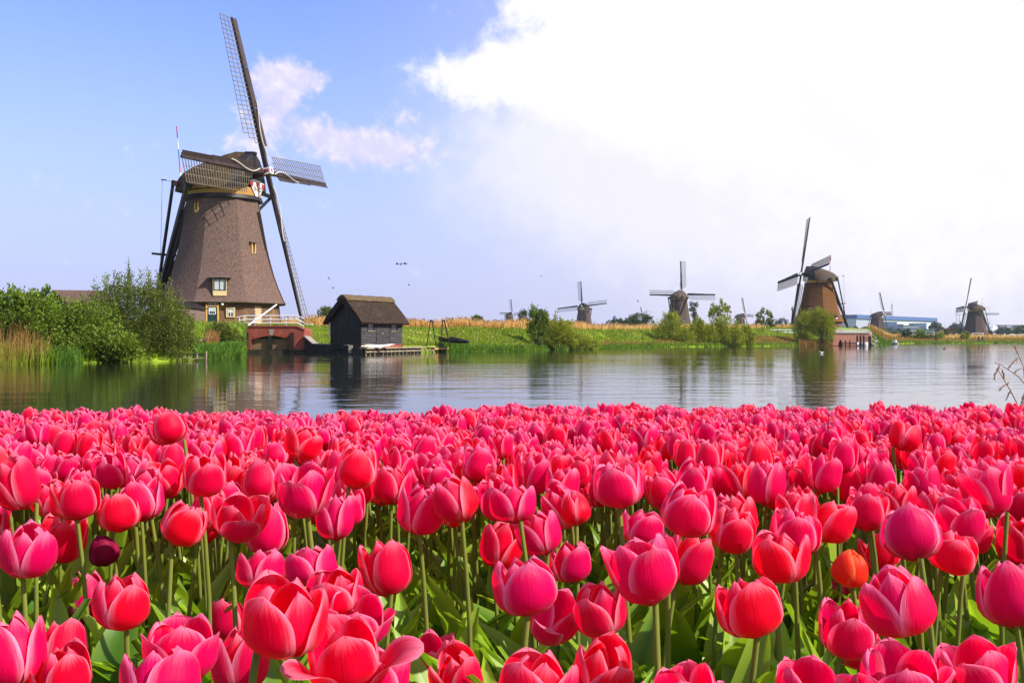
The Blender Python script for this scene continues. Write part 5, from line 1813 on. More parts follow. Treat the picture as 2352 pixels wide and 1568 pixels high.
# thicket at the left
px_plant('elder_bush', 'broad green elder thicket at the left end of the bank above the reeds', 'bush', 30, 47.5,
         [(-30, 745, 55, 60), (20, 735, 60, 60), (75, 745, 50, 55), (-80, 760, 60, 70), (60, 700, 40, 28), (20, 693, 40, 22), (100, 690, 22, 22)], 15000, .115, 'leaf_elder', seed=3, shoots=26, clump=.15)
px_plant('hawthorn_bush', 'fresh green bush in front of the brown cottage roof', 'bush', 150, 46.6,
         [(120, 735, 55, 52), (170, 745, 60, 50), (215, 740, 50, 48), (130, 785, 60, 45), (190, 795, 60, 38, -.8), (245, 800, 45, 32, -1)], 17000, .10, 'leaf_elder', seed=4, shoots=14, clump=.16)
px_plant('elder_bush', 'low pale green elder overhanging the water beside the willow shrub', 'bush', 275, 46.4,
         [(265, 790, 40, 32, -.6), (300, 800, 36, 26, -1.0), (230, 810, 36, 22, -1.0), (170, 815, 30, 18, -.9)], 7000, .12, 'leaf_elder', seed=5, clump=.2)
px_plant('willow_shrub', 'tall olive green willow shrub with upright shoots left of the big mill', 'bush', 315, 48.6,
         [(250, 735, 50, 70), (295, 720, 55, 72), (345, 730, 55, 66), (385, 755, 48, 60), (330, 785, 70, 48), (410, 790, 35, 40), (260, 790, 50, 45)], 26000, .095, 'leaf_willow', seed=6, shoots=170, shoot_h=1.35, clump=.15, aspect=.32, up=.6)
px_plant('willow_shrub', 'small yellowish shrub between the willow and the old fence', 'bush', 438, 53.0,
         [(428, 775, 22, 38), (420, 745, 18, 26), (445, 800, 18, 18)], 4200, .085, 'leaf_willow', seed=7, shoots=16, aspect=.4)
px_plant('hawthorn_bush', 'round yellow green bush at the left foot of the brick bridge', 'bush', 515, 61.0,
         [(500, 770, 26, 22), (525, 777, 26, 22), (545, 790, 18, 16), (512, 757, 18, 12)], 7200, .09, 'leaf_willow', seed=8, shoots=14, clump=.17, aspect=.5)
px_plant('willow_shrub', 'small willow bush standing left behind the black shed', 'bush', 745, 104,
         [(743, 730, 14, 16), (752, 720, 12, 14), (735, 735, 9, 9)], 2600, .13, 'leaf_willow', seed=9, shoots=10, aspect=.4)
# middle of the bank
px_plant('upright_shrub', 'dark upright shrub with bud like leaf tufts on the open bank', 'bush', 1234, 96.5,
         [(1222, 745, 11, 30), (1240, 742, 12, 28), (1252, 752, 9, 24), (1232, 765, 16, 20)], 3600, .12, 'leaf_elder', seed=10, shoots=40, shoot_h=1.3, shell=.35, aspect=.5, up=.8, branches=12)
px_plant('willow_shrub', 'fresh green bush right beside the dark upright shrub on the bank', 'bush', 1285, 98.5,
         [(1275, 760, 22, 30), (1297, 765, 22, 28), (1262, 775, 18, 18), (1312, 780, 16, 16)], 7000, .125, 'leaf_bright', seed=11, shoots=22, aspect=.4)
px_plant('hawthorn_bush', 'low bright bush reaching the water in the middle of the bank', 'bush', 1345, 105,
         [(1330, 782, 24, 17), (1355, 790, 20, 12), (1310, 788, 18, 12)], 4600, .12, 'leaf_bright', seed=12, aspect=.45)
for i, (cx_, d_, lb, n_, lab, mt) in enumerate((
        (1530, 149, [(1522, 763, 22, 32), (1540, 753, 22, 30), (1560, 766, 24, 28), (1578, 776, 20, 20), (1550, 738, 16, 16)], 8200, 'large yellow green bush on the bank left below the rear view mill', 'leaf_bright'),
        (1610, 151, [(1600, 766, 18, 28), (1622, 770, 18, 24), (1608, 750, 12, 14)], 5200, 'smaller green bush between two larger bushes below the rear view mill', 'leaf_bright'),
        (1660, 152, [(1645, 768, 22, 28), (1674, 766, 23, 30), (1695, 776, 18, 20), (1658, 748, 16, 16)], 7600, 'large green bush on the bank under the thin airy tree', 'leaf_bright'),
        (1716, 155, [(1712, 770, 14, 20), (1724, 778, 12, 15)], 2800, 'narrow bright green bush at the water left of the white fence', 'leaf_bright'))):
    px_plant('bank_bush', lab, 'bush', cx_, d_, lb, n_, .17, mt, seed=20 + i, shoots=22, aspect=.42)
px_plant('young_tree', 'thin airy tree with yellow green crown above the bank bushes', 'tree', 1655, 168,
         [(1652, 712, 20, 18), (1668, 722, 14, 16), (1640, 725, 13, 14)], 1700, .2, 'leaf_bright', seed=30, trunk=.1, branches=14, shell=.3, shoots=10, clump=.1)
px_plant('young_tree', 'slender sparse young tree just right of the rear view mill', 'tree', 1597, 172,
         [(1596, 718, 11, 20), (1592, 708, 8, 12)], 620, .2, 'leaf_far', seed=31, trunk=.08, branches=12, shell=.2, shoots=6, clump=.1)
for i, (x, h0, d_) in enumerate(((1742, 722, 190), (1756, 716, 194), (1770, 724, 192))):
    px_plant('young_tree', ('leftmost of three sparse saplings left of the ochre mill', 'tallest middle one of three sparse saplings left of the ochre mill', 'right one of three sparse saplings nearest the ochre mill')[i], 'tree', x, d_,
             [(x, h0 + 14, 8, 18), (x + 3, h0 + 30, 9, 14)], 800, .2, 'leaf_willow', seed=33 + i, trunk=.09, branches=9, shell=.2, shoots=7, clump=.1, group='saplings left of the ochre mill')
px_plant('pollard_willow', 'rounded willow at the water, left one of two before the ochre mill', 'tree', 1853, 171,
         [(1850, 748, 26, 34), (1862, 738, 20, 24), (1840, 765, 18, 22)], 9500, .17, 'leaf_bright', seed=40, trunk=.16, aspect=.36, clump=.14)
px_plant('pollard_willow', 'rounded willow at the water, taller right one of two before the ochre mill', 'tree', 1890, 170.5,
         [(1888, 742, 24, 30), (1898, 760, 20, 28), (1880, 725, 16, 16), (1905, 732, 10, 14)], 10500, .17, 'leaf_bright', seed=41, trunk=.16, aspect=.36, clump=.14)
# dark bushes at the reed horizon and the far shore
px_plant('far_bush', 'dark green bush hiding a far mill behind the reeds', 'bush', 1470, 300, [(1470, 734, 24, 14), (1452, 738, 16, 8), (1488, 738, 14, 9)], 2400, .36, 'leaf_dark', seed=50)
px_plant('far_bush', 'low dark hedge on the reed horizon right of the domed tower', 'bush', 1430, 310, [(1425, 741, 18, 6), (1445, 741, 16, 6), (1402, 741, 9, 6)], 1500, .36, 'leaf_dark', seed=51)
px_plant('far_tree', 'small round tree right beside the tiny far mill', 'tree', 1201, 330, [(1201, 724, 9, 12), (1203, 732, 9, 9)], 1200, .36, 'leaf_dark', seed=52, trunk=.2)
px_plant('far_bush', 'small pale bush on the reed horizon right of the black shed', 'bush', 1094, 230, [(1094, 733, 12, 8)], 700, .3, 'leaf_willow', seed=53)
px_plant('far_tree', 'bluish round tree far behind the white fence left of the ochre mill', 'tree', 1794, 620, [(1794, 745, 13, 13), (1786, 752, 10, 9), (1803, 753, 10, 8)], 1500, .75, 'leaf_hazed', seed=54, trunk=.4)
for i, (x, y, rx, ry, d_, mt, lab, nm) in enumerate((
        (2012, 762, 16, 9, 350, 'leaf_far', 'grey green bush at the foot of the squat mill', 'far_bush'), (2042, 762, 20, 9, 355, 'leaf_far', 'wide grey green bush right of the squat mill', 'far_bush'), (2066, 766, 12, 8, 352, 'leaf_far', 'low pale bush between the squat mill and the round bushes', 'far_bush'),
        (2003, 767, 9, 7, 345, 'leaf_bright', 'small bright green bush behind the quay railing', 'far_bush'),
        (2084, 767, 10, 10, 300, 'leaf_dark', 'small round dark green bush on the far bank before the offices', 'far_bush'), (2112, 768, 12, 12, 300, 'leaf_elder', 'wider round green bush on the far bank before the offices', 'far_bush'), (2156, 772, 10, 9, 300, 'leaf_bright', 'bright green bush beside the lone dark post', 'far_bush'),
        (2218, 772, 8, 10, 300, 'leaf_bright', 'small bright bush at the left foot of the farthest right mill', 'far_bush'), (2130, 775, 12, 6, 300, 'leaf_willow', 'low bush between the wide round bush and the bright bush', 'far_bush'),
        (2176, 758, 17, 15, 430, 'leaf_brown', 'brownish tree left of the farthest right mill', 'far_tree'), (2148, 752, 12, 11, 560, 'leaf_hazed', 'bluish tree at the right end of the factory', 'far_tree'), (2200, 752, 16, 11, 560, 'leaf_hazed', 'wide bluish tree behind the farthest right mill sails', 'far_tree'),
        (2306, 759, 18, 8, 520, 'leaf_hazed', 'low bluish trees in front of the white modern building', 'far_tree'), (2345, 758, 16, 8, 500, 'leaf_far', 'grey green trees at the right edge of the view', 'far_tree'), (2268, 764, 10, 6, 520, 'leaf_hazed', 'low bluish bush just right of the farthest right mill', 'far_bush'),
        (1962, 757, 12, 5, 330, 'leaf_dark', 'dark low bush behind the quay near the tail of the ochre mill', 'far_bush'), (1985, 758, 9, 5, 330, 'leaf_far', 'pale low bush behind the right end of the quay railing', 'far_bush'), (1822, 752, 9, 10, 620, 'leaf_hazed', 'small bluish tree just left of the lower sail of the ochre mill', 'far_tree'))):
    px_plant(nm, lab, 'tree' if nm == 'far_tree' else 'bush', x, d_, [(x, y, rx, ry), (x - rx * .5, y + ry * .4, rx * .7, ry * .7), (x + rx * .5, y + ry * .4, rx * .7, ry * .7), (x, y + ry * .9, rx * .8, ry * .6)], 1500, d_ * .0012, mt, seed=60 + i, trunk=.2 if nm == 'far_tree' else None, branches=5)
px_plant('bare_tree', 'small bare twiggy tree behind the lower sail of the ochre mill', 'tree', 1823, 260, [(1823, 722, 7, 22), (1820, 708, 4, 10)], 130, .2, 'leaf_brown', seed=90, trunk=.1, branches=22, shell=.1)

# ---- reed beds, grass and dry stalks: nobody could count them
def scatter(px0, px1, d0, d1, n, rng, along=None):
    """points on the ground between two picture columns, d0..d1 metres inland from the waterline"""
    px = rng.uniform(px0, px1, n)
    th = np.arctan((px - 1176) / FPX)
    r = np.interp(th, B_TH, B_R) + d0 + (d1 - d0) * rng.random(n) ** 1.3
    X, Y = r * np.sin(th), r * np.cos(th)
    Zg, d = ground_np(X, Y)
    return np.stack([X, Y, np.maximum(Zg, -.1) - .03], 1), px


def stuff(name, parts, mat, label):
    Vs, Fs, Ts, k = [], [], [], 0
    for V, F, t in parts:
        Vs.append(V)
        Fs.append(F + k)
        Ts.append(t)
        k += len(V)
    o = np_obj(name, np.concatenate(Vs), np.concatenate(Fs), mat, tint=np.concatenate(Ts))
    return tag(o, label, kind='stuff')


rng = np.random.default_rng(77)


def reed_field(px0, px1, dist, n, h, w, rng):
    """golden reed standing at absolute depths dist[0]..dist[1]"""
    px = rng.uniform(px0, px1, n)
    d = dist[0] + (dist[1] - dist[0]) * rng.random(n) ** 1.6
    X = (px - 1176) / FPX * d
    Zg, off = ground_np(X, d)
    ok = off > .85 * np.interp(np.arctan2(X, d), B_TH, B_D)
    B = np.stack([X, d, Zg], 1)[ok]
    H = h * rng.uniform(.65, 1.12, len(B)) * (0.88 + .12 * np.sin(B[:, 0] * .9) + .08 * np.sin(B[:, 0] * 2.7 + B[:, 1]))
    V, F = blades(B, H, w * rng.uniform(.7, 1.4, len(B)), rng, .16, (-.12, 0))
    t = rep(np.clip(rng.normal(.55, .25, len(B)), 0, 1), 6)
    return (V, F, t), B, H


gold, plume = [], []
for (p0, p1, dd, n, h, w_) in ((690, 1215, (101, 135), 17000, 1.1, .05), (1190, 1520, (112, 190), 17000, 1.12, .07), (1400, 1760, (165, 240), 9000, 1.12, .09), (640, 860, (96, 130), 5000, 1.2, .05),
                               (1740, 1830, (205, 260), 2500, 1.2, .10), (2004, 2400, (300, 345), 7000, 1.6, .16), (1996, 2055, (196, 260), 3200, 1.25, .1), (2180, 2420, (360, 440), 4500, 1.8, .2)):
    q, B, H = reed_field(p0, p1, dd, n, h, w_, rng)
    gold.append(q)
    k = rng.random(len(B)) < .16
    Bp = B[k] + np.stack([-.1 * H[k], 0 * H[k], H[k] * .86], 1)
    V, F = blades(Bp, .26 * rng.uniform(.7, 1.3, k.sum()), w_ * 1.5, rng, .5, (-.5, 0))
    plume.append((V, F, rep(rng.random(k.sum()), 6)))
stuff('reed_field', gold, 'reed_gold', 'golden dry reed field behind the grassy bank')
stuff('reed_plumes', plume, 'reed_plume', 'brown feathery tops of the golden reeds')

grass = []
for (p0, p1, d0, d1, n, h, w_) in ((-60, 570, 0, 26, 15000, .28, .05), (570, 705, 4, 10, 2500, .2, .05), (700, 1060, .6, 26, 16000, .20, .05), (1010, 1420, 0, 24, 26000, .30, .06), (1400, 1760, 0, 34, 18000, .38, .09), (1740, 1915, 0, 30, 9000, .34, .1), (1995, 2060, 0, 40, 5000, .4, .12), (2040, 2420, 0, 30, 9000, .6, .16)):
    B, px = scatter(p0, p1, d0, d1, n, rng)
    inl = B[:, 1]
    H = h * rng.uniform(.5, 1.3, n)
    V, F = blades(B, H, w_ * rng.uniform(.7, 1.4, n), rng, .45)
    grass.append((V, F, rep(np.clip(rng.normal(.5, .28, n), 0, 1), 6)))
stuff('bank_grass', grass, 'grass_bank', 'bright green grass on the far bank')
edge = []
for (p0, p1, d0, d1, n, h, w_) in ((1040, 1300, -.25, 1.2, 2600, .42, .05), (1300, 1500, -.3, 1.6, 2400, .38, .07), (1500, 1912, -.3, 2.2, 900, .5, .09), (452, 566, -.3, 2.0, 4200, .62, .045), (455, 560, .5, 3.5, 1600, .5, .05), (60, 190, -.4, 1.0, 700, .6, .035), (2004, 2060, -.3, 3, 1800, .8, .1), (2050, 2420, -.4, 2.5, 900, .6, .15), (1010, 1075, -.2, 1.5, 1400, .6, .045)):
    B, px = scatter(p0, p1, d0, d1, n, rng)
    V, F = blades(B, h * rng.uniform(.5, 1.2, n), w_ * rng.uniform(.7, 1.4, n), rng, .28)
    edge.append((V, F, rep(np.clip(rng.normal(.5, .3, n), 0, 1), 6)))
stuff('water_edge_sedge', edge, 'grass_iris', 'tall fresh green sedge along the water edge')
dry = []
for (p0, p1, d0, d1, n, h, w_) in ((-60, 112, -.5, 1.4, 300, 1.45, .024), (-60, 60, .5, 2.0, 90, 1.6, .024), (473, 500, 3.5, 6.0, 420, 1.1, .04), (1380, 1500, .8, 5, 1500, .45, .07), (1500, 1760, 1.5, 10, 1500, .5, .09), (1700, 1832, 2.5, 12, 3000, .5, .1), (1890, 1935, -.3, 2, 900, .9, .08), (1835, 1900, -.3, 2.0, 700, 1.0, .08), (2000, 2062, 4, 30, 1800, .9, .12), (2060, 2420, 4, 30, 4200, 1.0, .16)):
    B, px = scatter(p0, p1, d0, d1, n, rng)
    V, F = blades(B, h * rng.uniform(.5, 1.15, n), w_ * rng.uniform(.7, 1.3, n), rng, .12, (.06, 0))
    dry.append((V, F, rep(rng.random(n), 6)))
stuff('dry_stalks', dry, 'grass_dry', 'orange brown dry stalks of last year along the bank')
left = []
B, px = scatter(-60, 125, -.7, 1.0, 520, rng)
V, F = blades(B, 1.0 * rng.uniform(.4, 1.0, 520), .035, rng, .14)
left.append((V, F, rep(rng.random(520), 6)))
stuff('green_reeds', left, 'grass_bank', 'young green reeds in the water at the left edge')
# yellow flowers sprinkled in the grass
B, px = scatter(930, 1400, 2, 14, 420, rng)
V, F = leaf_quads(B + np.array([0, 0, .26]), np.float64(.11), .11, rng, .2)
fl = np_obj('buttercups', V, F, 'yellow_paint')
tag(fl, 'tiny yellow flowers scattered in the bank grass', kind='stuff')
# floating bits on the calm water by the bridge
pads = []
n = 110
px = rng.uniform(560, 840, n)
dw = rng.uniform(52, 71, n)
C = np.stack([(px - 1176) / FPX * dw, dw, np.full(n, .012)], 1)
a = rng.uniform(0, 6.28, n)
r_ = rng.uniform(.05, .16, n)
ax = np.stack([np.cos(a), np.sin(a), 0 * a], 1) * r_[:, None]
ay = np.stack([-np.sin(a), np.cos(a), 0 * a], 1) * r_[:, None] * .7
V = np.stack([C - ax, C - ay, C + ax, C + ay], 1).reshape(-1, 3)
o = np_obj('floating_leaves', V, np.arange(4 * n).reshape(n, 4), 'leaf_far', tint=rep(rng.random(n), 4))
tag(o, 'small leaves floating on the water before the brick bridge', kind='stuff')

# ------------------------------------------------------------------ tulips
def petal_grid(kind, nu, nv, rnd=None):
    """one petal about the flower axis, facing +X. Unit flower: largest radius 0.5, height 1. Returns V, F, UV."""
    p = dict(closed=dict(top=.76, tipin=.17, belly=.42, wide=66, flare=.00, full=1.0),
             egg=dict(top=.80, tipin=.10, belly=.44, wide=64, flare=.02, full=1.0),
             open=dict(top=1.0, tipin=-.08, belly=.55, wide=60, flare=.05, full=.92),
             bud=dict(top=.45, tipin=.30, belly=.40, wide=68, flare=.0, full=.9),
             inner=dict(top=.58, tipin=.22, belly=.45, wide=58, flare=.0, full=.9),
             spread=dict(top=1.35, tipin=-.35, belly=.55, wide=50, flare=.1, full=.92))[kind]
    us = np.linspace(-1, 1, nu)
    vs_ = 1 - (1 - np.linspace(0, 1, nv)) ** 1.75
    Uu, Vv = np.meshgrid(us, vs_, indexing='ij')
    # profile of the flower: radius and height along the petal
    def rad(v):
        rise = np.sin(np.clip(v / p['belly'], 0, 1) * math.pi / 2) ** .62
        fall = np.clip((v - p['belly']) / (1 - p['belly']), 0, 1)
        return .5 * p['full'] * (rise * (1 - (1 - p['top']) * fall ** 1.7) - p['tipin'] * fall ** 5)
    r = rad(Vv) + .035
    z = .02 + .98 * (Vv ** 1.12) - .06 * (1 - Vv) ** 3
    half = R(p['wide']) * np.clip(Vv / .16, .35, 1) ** .5 * np.clip(1 - Vv ** 5.0, 0, 1) ** .50 * (1 - .12 * Vv)
    # at the tip keep a small width so the outline stays round
    phi = Uu * half
    edge = np.abs(Uu) ** 2
    r = r * (1 + .05 * edge * (1 - Vv)) - .030 * edge * Vv * 1.0 + .028 * (1 - edge) * Vv ** .8 * 1.0
    r = r + p['flare'] * edge * Vv ** 2
    z = z - .055 * edge * Vv ** 3 - .012 * np.exp(-(Uu / .12) ** 2) * Vv ** 4
    # midrib crease and a slightly wavy rim
    r = r + .012 * np.exp(-(Uu / .16) ** 2) * (Vv > .1)
    if rnd is not None:
        r = r + .018 * np.sin(Uu * 3.1 + rnd[0]) * Vv ** 3 + .014 * np.sin(Vv * 7 + rnd[1])
        z = z + .018 * np.sin(Uu * 5 + rnd[2]) * Vv ** 4
    X, Y = r * np.cos(phi), r * np.sin(phi)
    V = np.stack([X, Y, z], -1).reshape(-1, 3)
    i = np.arange(nu * nv).reshape(nu, nv)
    F = np.stack([i[:-1, :-1], i[1:, :-1], i[1:, 1:], i[:-1, 1:]], -1).reshape(-1, 4)
    UV = np.stack([(Uu + 1) / 2, Vv], -1).reshape(-1, 2)
    return V, F, UV


FORMS = {   # outer petal, inner petal, outer tilt range (degrees)
    'closed': ('closed', 'inner', (-1, 5)),
    'egg': ('egg', 'inner', (0, 8)),
    'open': ('open', 'egg', (2, 10)),
    'bud': ('bud', 'bud', (-2, 2)),
    'spread': ('spread', 'egg', (6, 22)),
}
PM = {}
prng = np.random.default_rng(5)
for kind in ('closed', 'egg', 'open', 'bud', 'inner', 'spread'):
    for var in range(3):
        for mt in ('petal_pink', 'petal_red', 'petal_dark', 'petal_orange'):
            rnd = np.random.default_rng(var * 7 + len(kind)).uniform(0, 6, 3)
            V, F, UV = petal_grid(kind, 13, 14, rnd)
            PM[(kind, var, mt)] = (V, F, UV)
_pm_cache = {}


def petal_mesh(kind, var, mt):
    k = (kind, var, mt)
    if k not in _pm_cache:
        V, F, UV = PM[k]
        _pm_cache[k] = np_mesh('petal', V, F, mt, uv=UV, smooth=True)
    return _pm_cache[k]


def leaf_grid(nu, nv, seed):
    """tulip leaf: base at the origin, rising and arching towards +X, length 1"""
    g = np.random.default_rng(seed)
    us, vs_ = np.linspace(-1, 1, nu), np.linspace(0, 1, nv)
    Uu, Vv = np.meshgrid(us, vs_, indexing='ij')
    wdt = .085 * (np.sin(np.clip(Vv * .92 + .08, 0, 1) * math.pi) ** .75) * (1 - .25 * Vv) + .002
    arch = g.uniform(.15, .55)
    ang = R(82) - arch * Vv ** 1.6 * 1.7
    ds = 1.0 / (nv - 1)
    cx_, cz_ = np.zeros(nv), np.zeros(nv)
    for i in range(1, nv):
        a = R(82) - arch * (vs_[i] ** 1.6) * 1.7
        cx_[i] = cx_[i - 1] + math.cos(a) * ds
        cz_[i] = cz_[i - 1] + math.sin(a) * ds
    fold = .55 * (1 - Vv * .6)
    tw = g.uniform(-.7, .7) * Vv
    y = Uu * wdt * np.cos(fold)
    lift = np.abs(Uu) * wdt * np.sin(fold)
    X = cx_[None, :] + np.zeros_like(Uu) - lift * np.sin(ang) + y * np.sin(tw) * .6 + .012 * np.sin(Vv * 9 + Uu * 2)
    Y = y * np.cos(tw) + .05 * np.sin(Vv * 3 + seed)* Vv
    Zz = cz_[None, :] + lift * np.cos(ang)
    V = np.stack([X, Y, Zz], -1).reshape(-1, 3)
    i = np.arange(nu * nv).reshape(nu, nv)
    F = np.stack([i[:-1, :-1], i[1:, :-1], i[1:, 1:], i[:-1, 1:]], -1).reshape(-1, 4)
    return V, F, np.clip(.35 + .4 * np.abs(Uu) + g.uniform(-.2, .25) - .15 * (1 - Vv), 0, 1).ravel()


LEAFG = [leaf_grid(5, 9, s) for s in range(6)]
LEAFM = [np_mesh('leaf', V, F, 'tulip_leaf', tint=t, smooth=True) for V, F, t in LEAFG]
TCOUNT = [0]
STEMS = {}


def stem_mesh(bend):
    """unit stem: height 1, leaning by bend at the top; scaled per tulip"""
    if bend not in STEMS:
        a = bend * 2.39996
        b = MB()
        pts = []
        for i in range(7):
            f = i / 6
            s = .05 * math.sin(math.pi * f) 
            pts.append((math.cos(a) * s, math.sin(a) * s, f))
        n = 7
        for i, p in enumerate(pts):
            for k in range(n):
                q = 2 * math.pi * k / n
                r = 1.0 - .15 * (i / 6)
                b.v.append((p[0] + .0, p[1] + .0, p[2]))
        V = []
        for i, p in enumerate(pts):
            for k in range(n):
                q = 2 * math.pi * k / n
                r = .0105 * (1.08 - .25 * (i / 6))
                V.append((p[0] + r * math.cos(q), p[1] + r * math.sin(q), p[2]))
        F = [[i * n + k, i * n + (k + 1) % n, (i + 1) * n + (k + 1) % n, (i + 1) * n + k] for i in range(6) for k in range(n)]
        STEMS[bend] = np_mesh('stem', V, F, 'tulip_stem', tint=np.repeat(np.linspace(.1, .9, 7), n), smooth=True)
    return STEMS[bend]


def tulip_layout(g, head, w, h, form, sink=0.0):
    """random arrangement of one flower: returns matrices of petals, stem and leaves in world space"""
    outer, inner, tilt = FORMS[form]
    hx, hy, hz = head                                   # bottom of the flower
    lean = g.normal(size=2) * .05
    yaw = g.uniform(0, 2 * math.pi)
    axis = Vector((g.normal() * .17, g.normal() * .17, 1)).normalized()
    Q = Vector((0, 0, 1)).rotation_difference(axis).to_matrix().to_4x4()
    Hm = Matrix.Translation((hx, hy, hz)) @ Q @ Matrix.Diagonal((w * .9, w * .9, h, 1))
    pet = []
    for k in range(6):
        o = k % 2 == 0
        a = yaw + k * math.pi / 3 + g.normal() * .09
        t_ = R(g.uniform(*tilt)) if o else R(g.uniform(-3, 3))
        sc = g.uniform(.95, 1.05) * (1.0 if o else .93)
        M = Hm @ Matrix.Rotation(a, 4, 'Z') @ Matrix.Rotation(t_, 4, 'Y') @ Matrix.Diagonal((sc, sc, g.uniform(.95, 1.06), 1))
        pet.append((outer if o else inner, int(g.integers(3)), M))
    base = Vector((hx - axis.x * .05 + lean[0] * .25, hy - axis.y * .05 + lean[1] * .25, BED_Z - .01))
    return base, pet, axis


def put(mesh, name, parent, M):
    o = bpy.data.objects.new(name, mesh)
    COL.objects.link(o)
    o.parent = parent
    o.matrix_local = M
    return o


def tulip(label, head, w, h, form='egg', mt='petal_pink', group=None, seed=0, leaves=3):
    g = np.random.default_rng(seed)
    base, pet, axis = tulip_layout(g, head, w, h, form)
    root = thing('tulip', label, 'tulip', base, group)
    T = Matrix.Translation(-base)
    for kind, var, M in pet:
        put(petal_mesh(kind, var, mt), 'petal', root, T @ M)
    top = Vector(head) + axis * .004
    d = top - base
    M = Matrix(((.34, 0, d.x, 0), (0, .34, d.y, 0), (0, 0, d.z, 0), (0, 0, 0, 1)))
    put(stem_mesh(int(g.integers(7))), 'stem', root, M)
    for i in range(leaves):
        L_ = g.uniform(.22, .36)
        M = Matrix.Translation((g.normal() * .006, g.normal() * .006, .0)) @ Matrix.Rotation(g.uniform(0, 2 * math.pi), 4, 'Z') @ Matrix.Rotation(R(g.uniform(-6, 16)), 4, 'Y') @ Matrix.Diagonal((L_, L_ * g.uniform(1.0, 1.6), L_, 1))
        put(LEAFM[int(g.integers(6))], 'leaf', root, M)
    TCOUNT[0] += 1
    return root


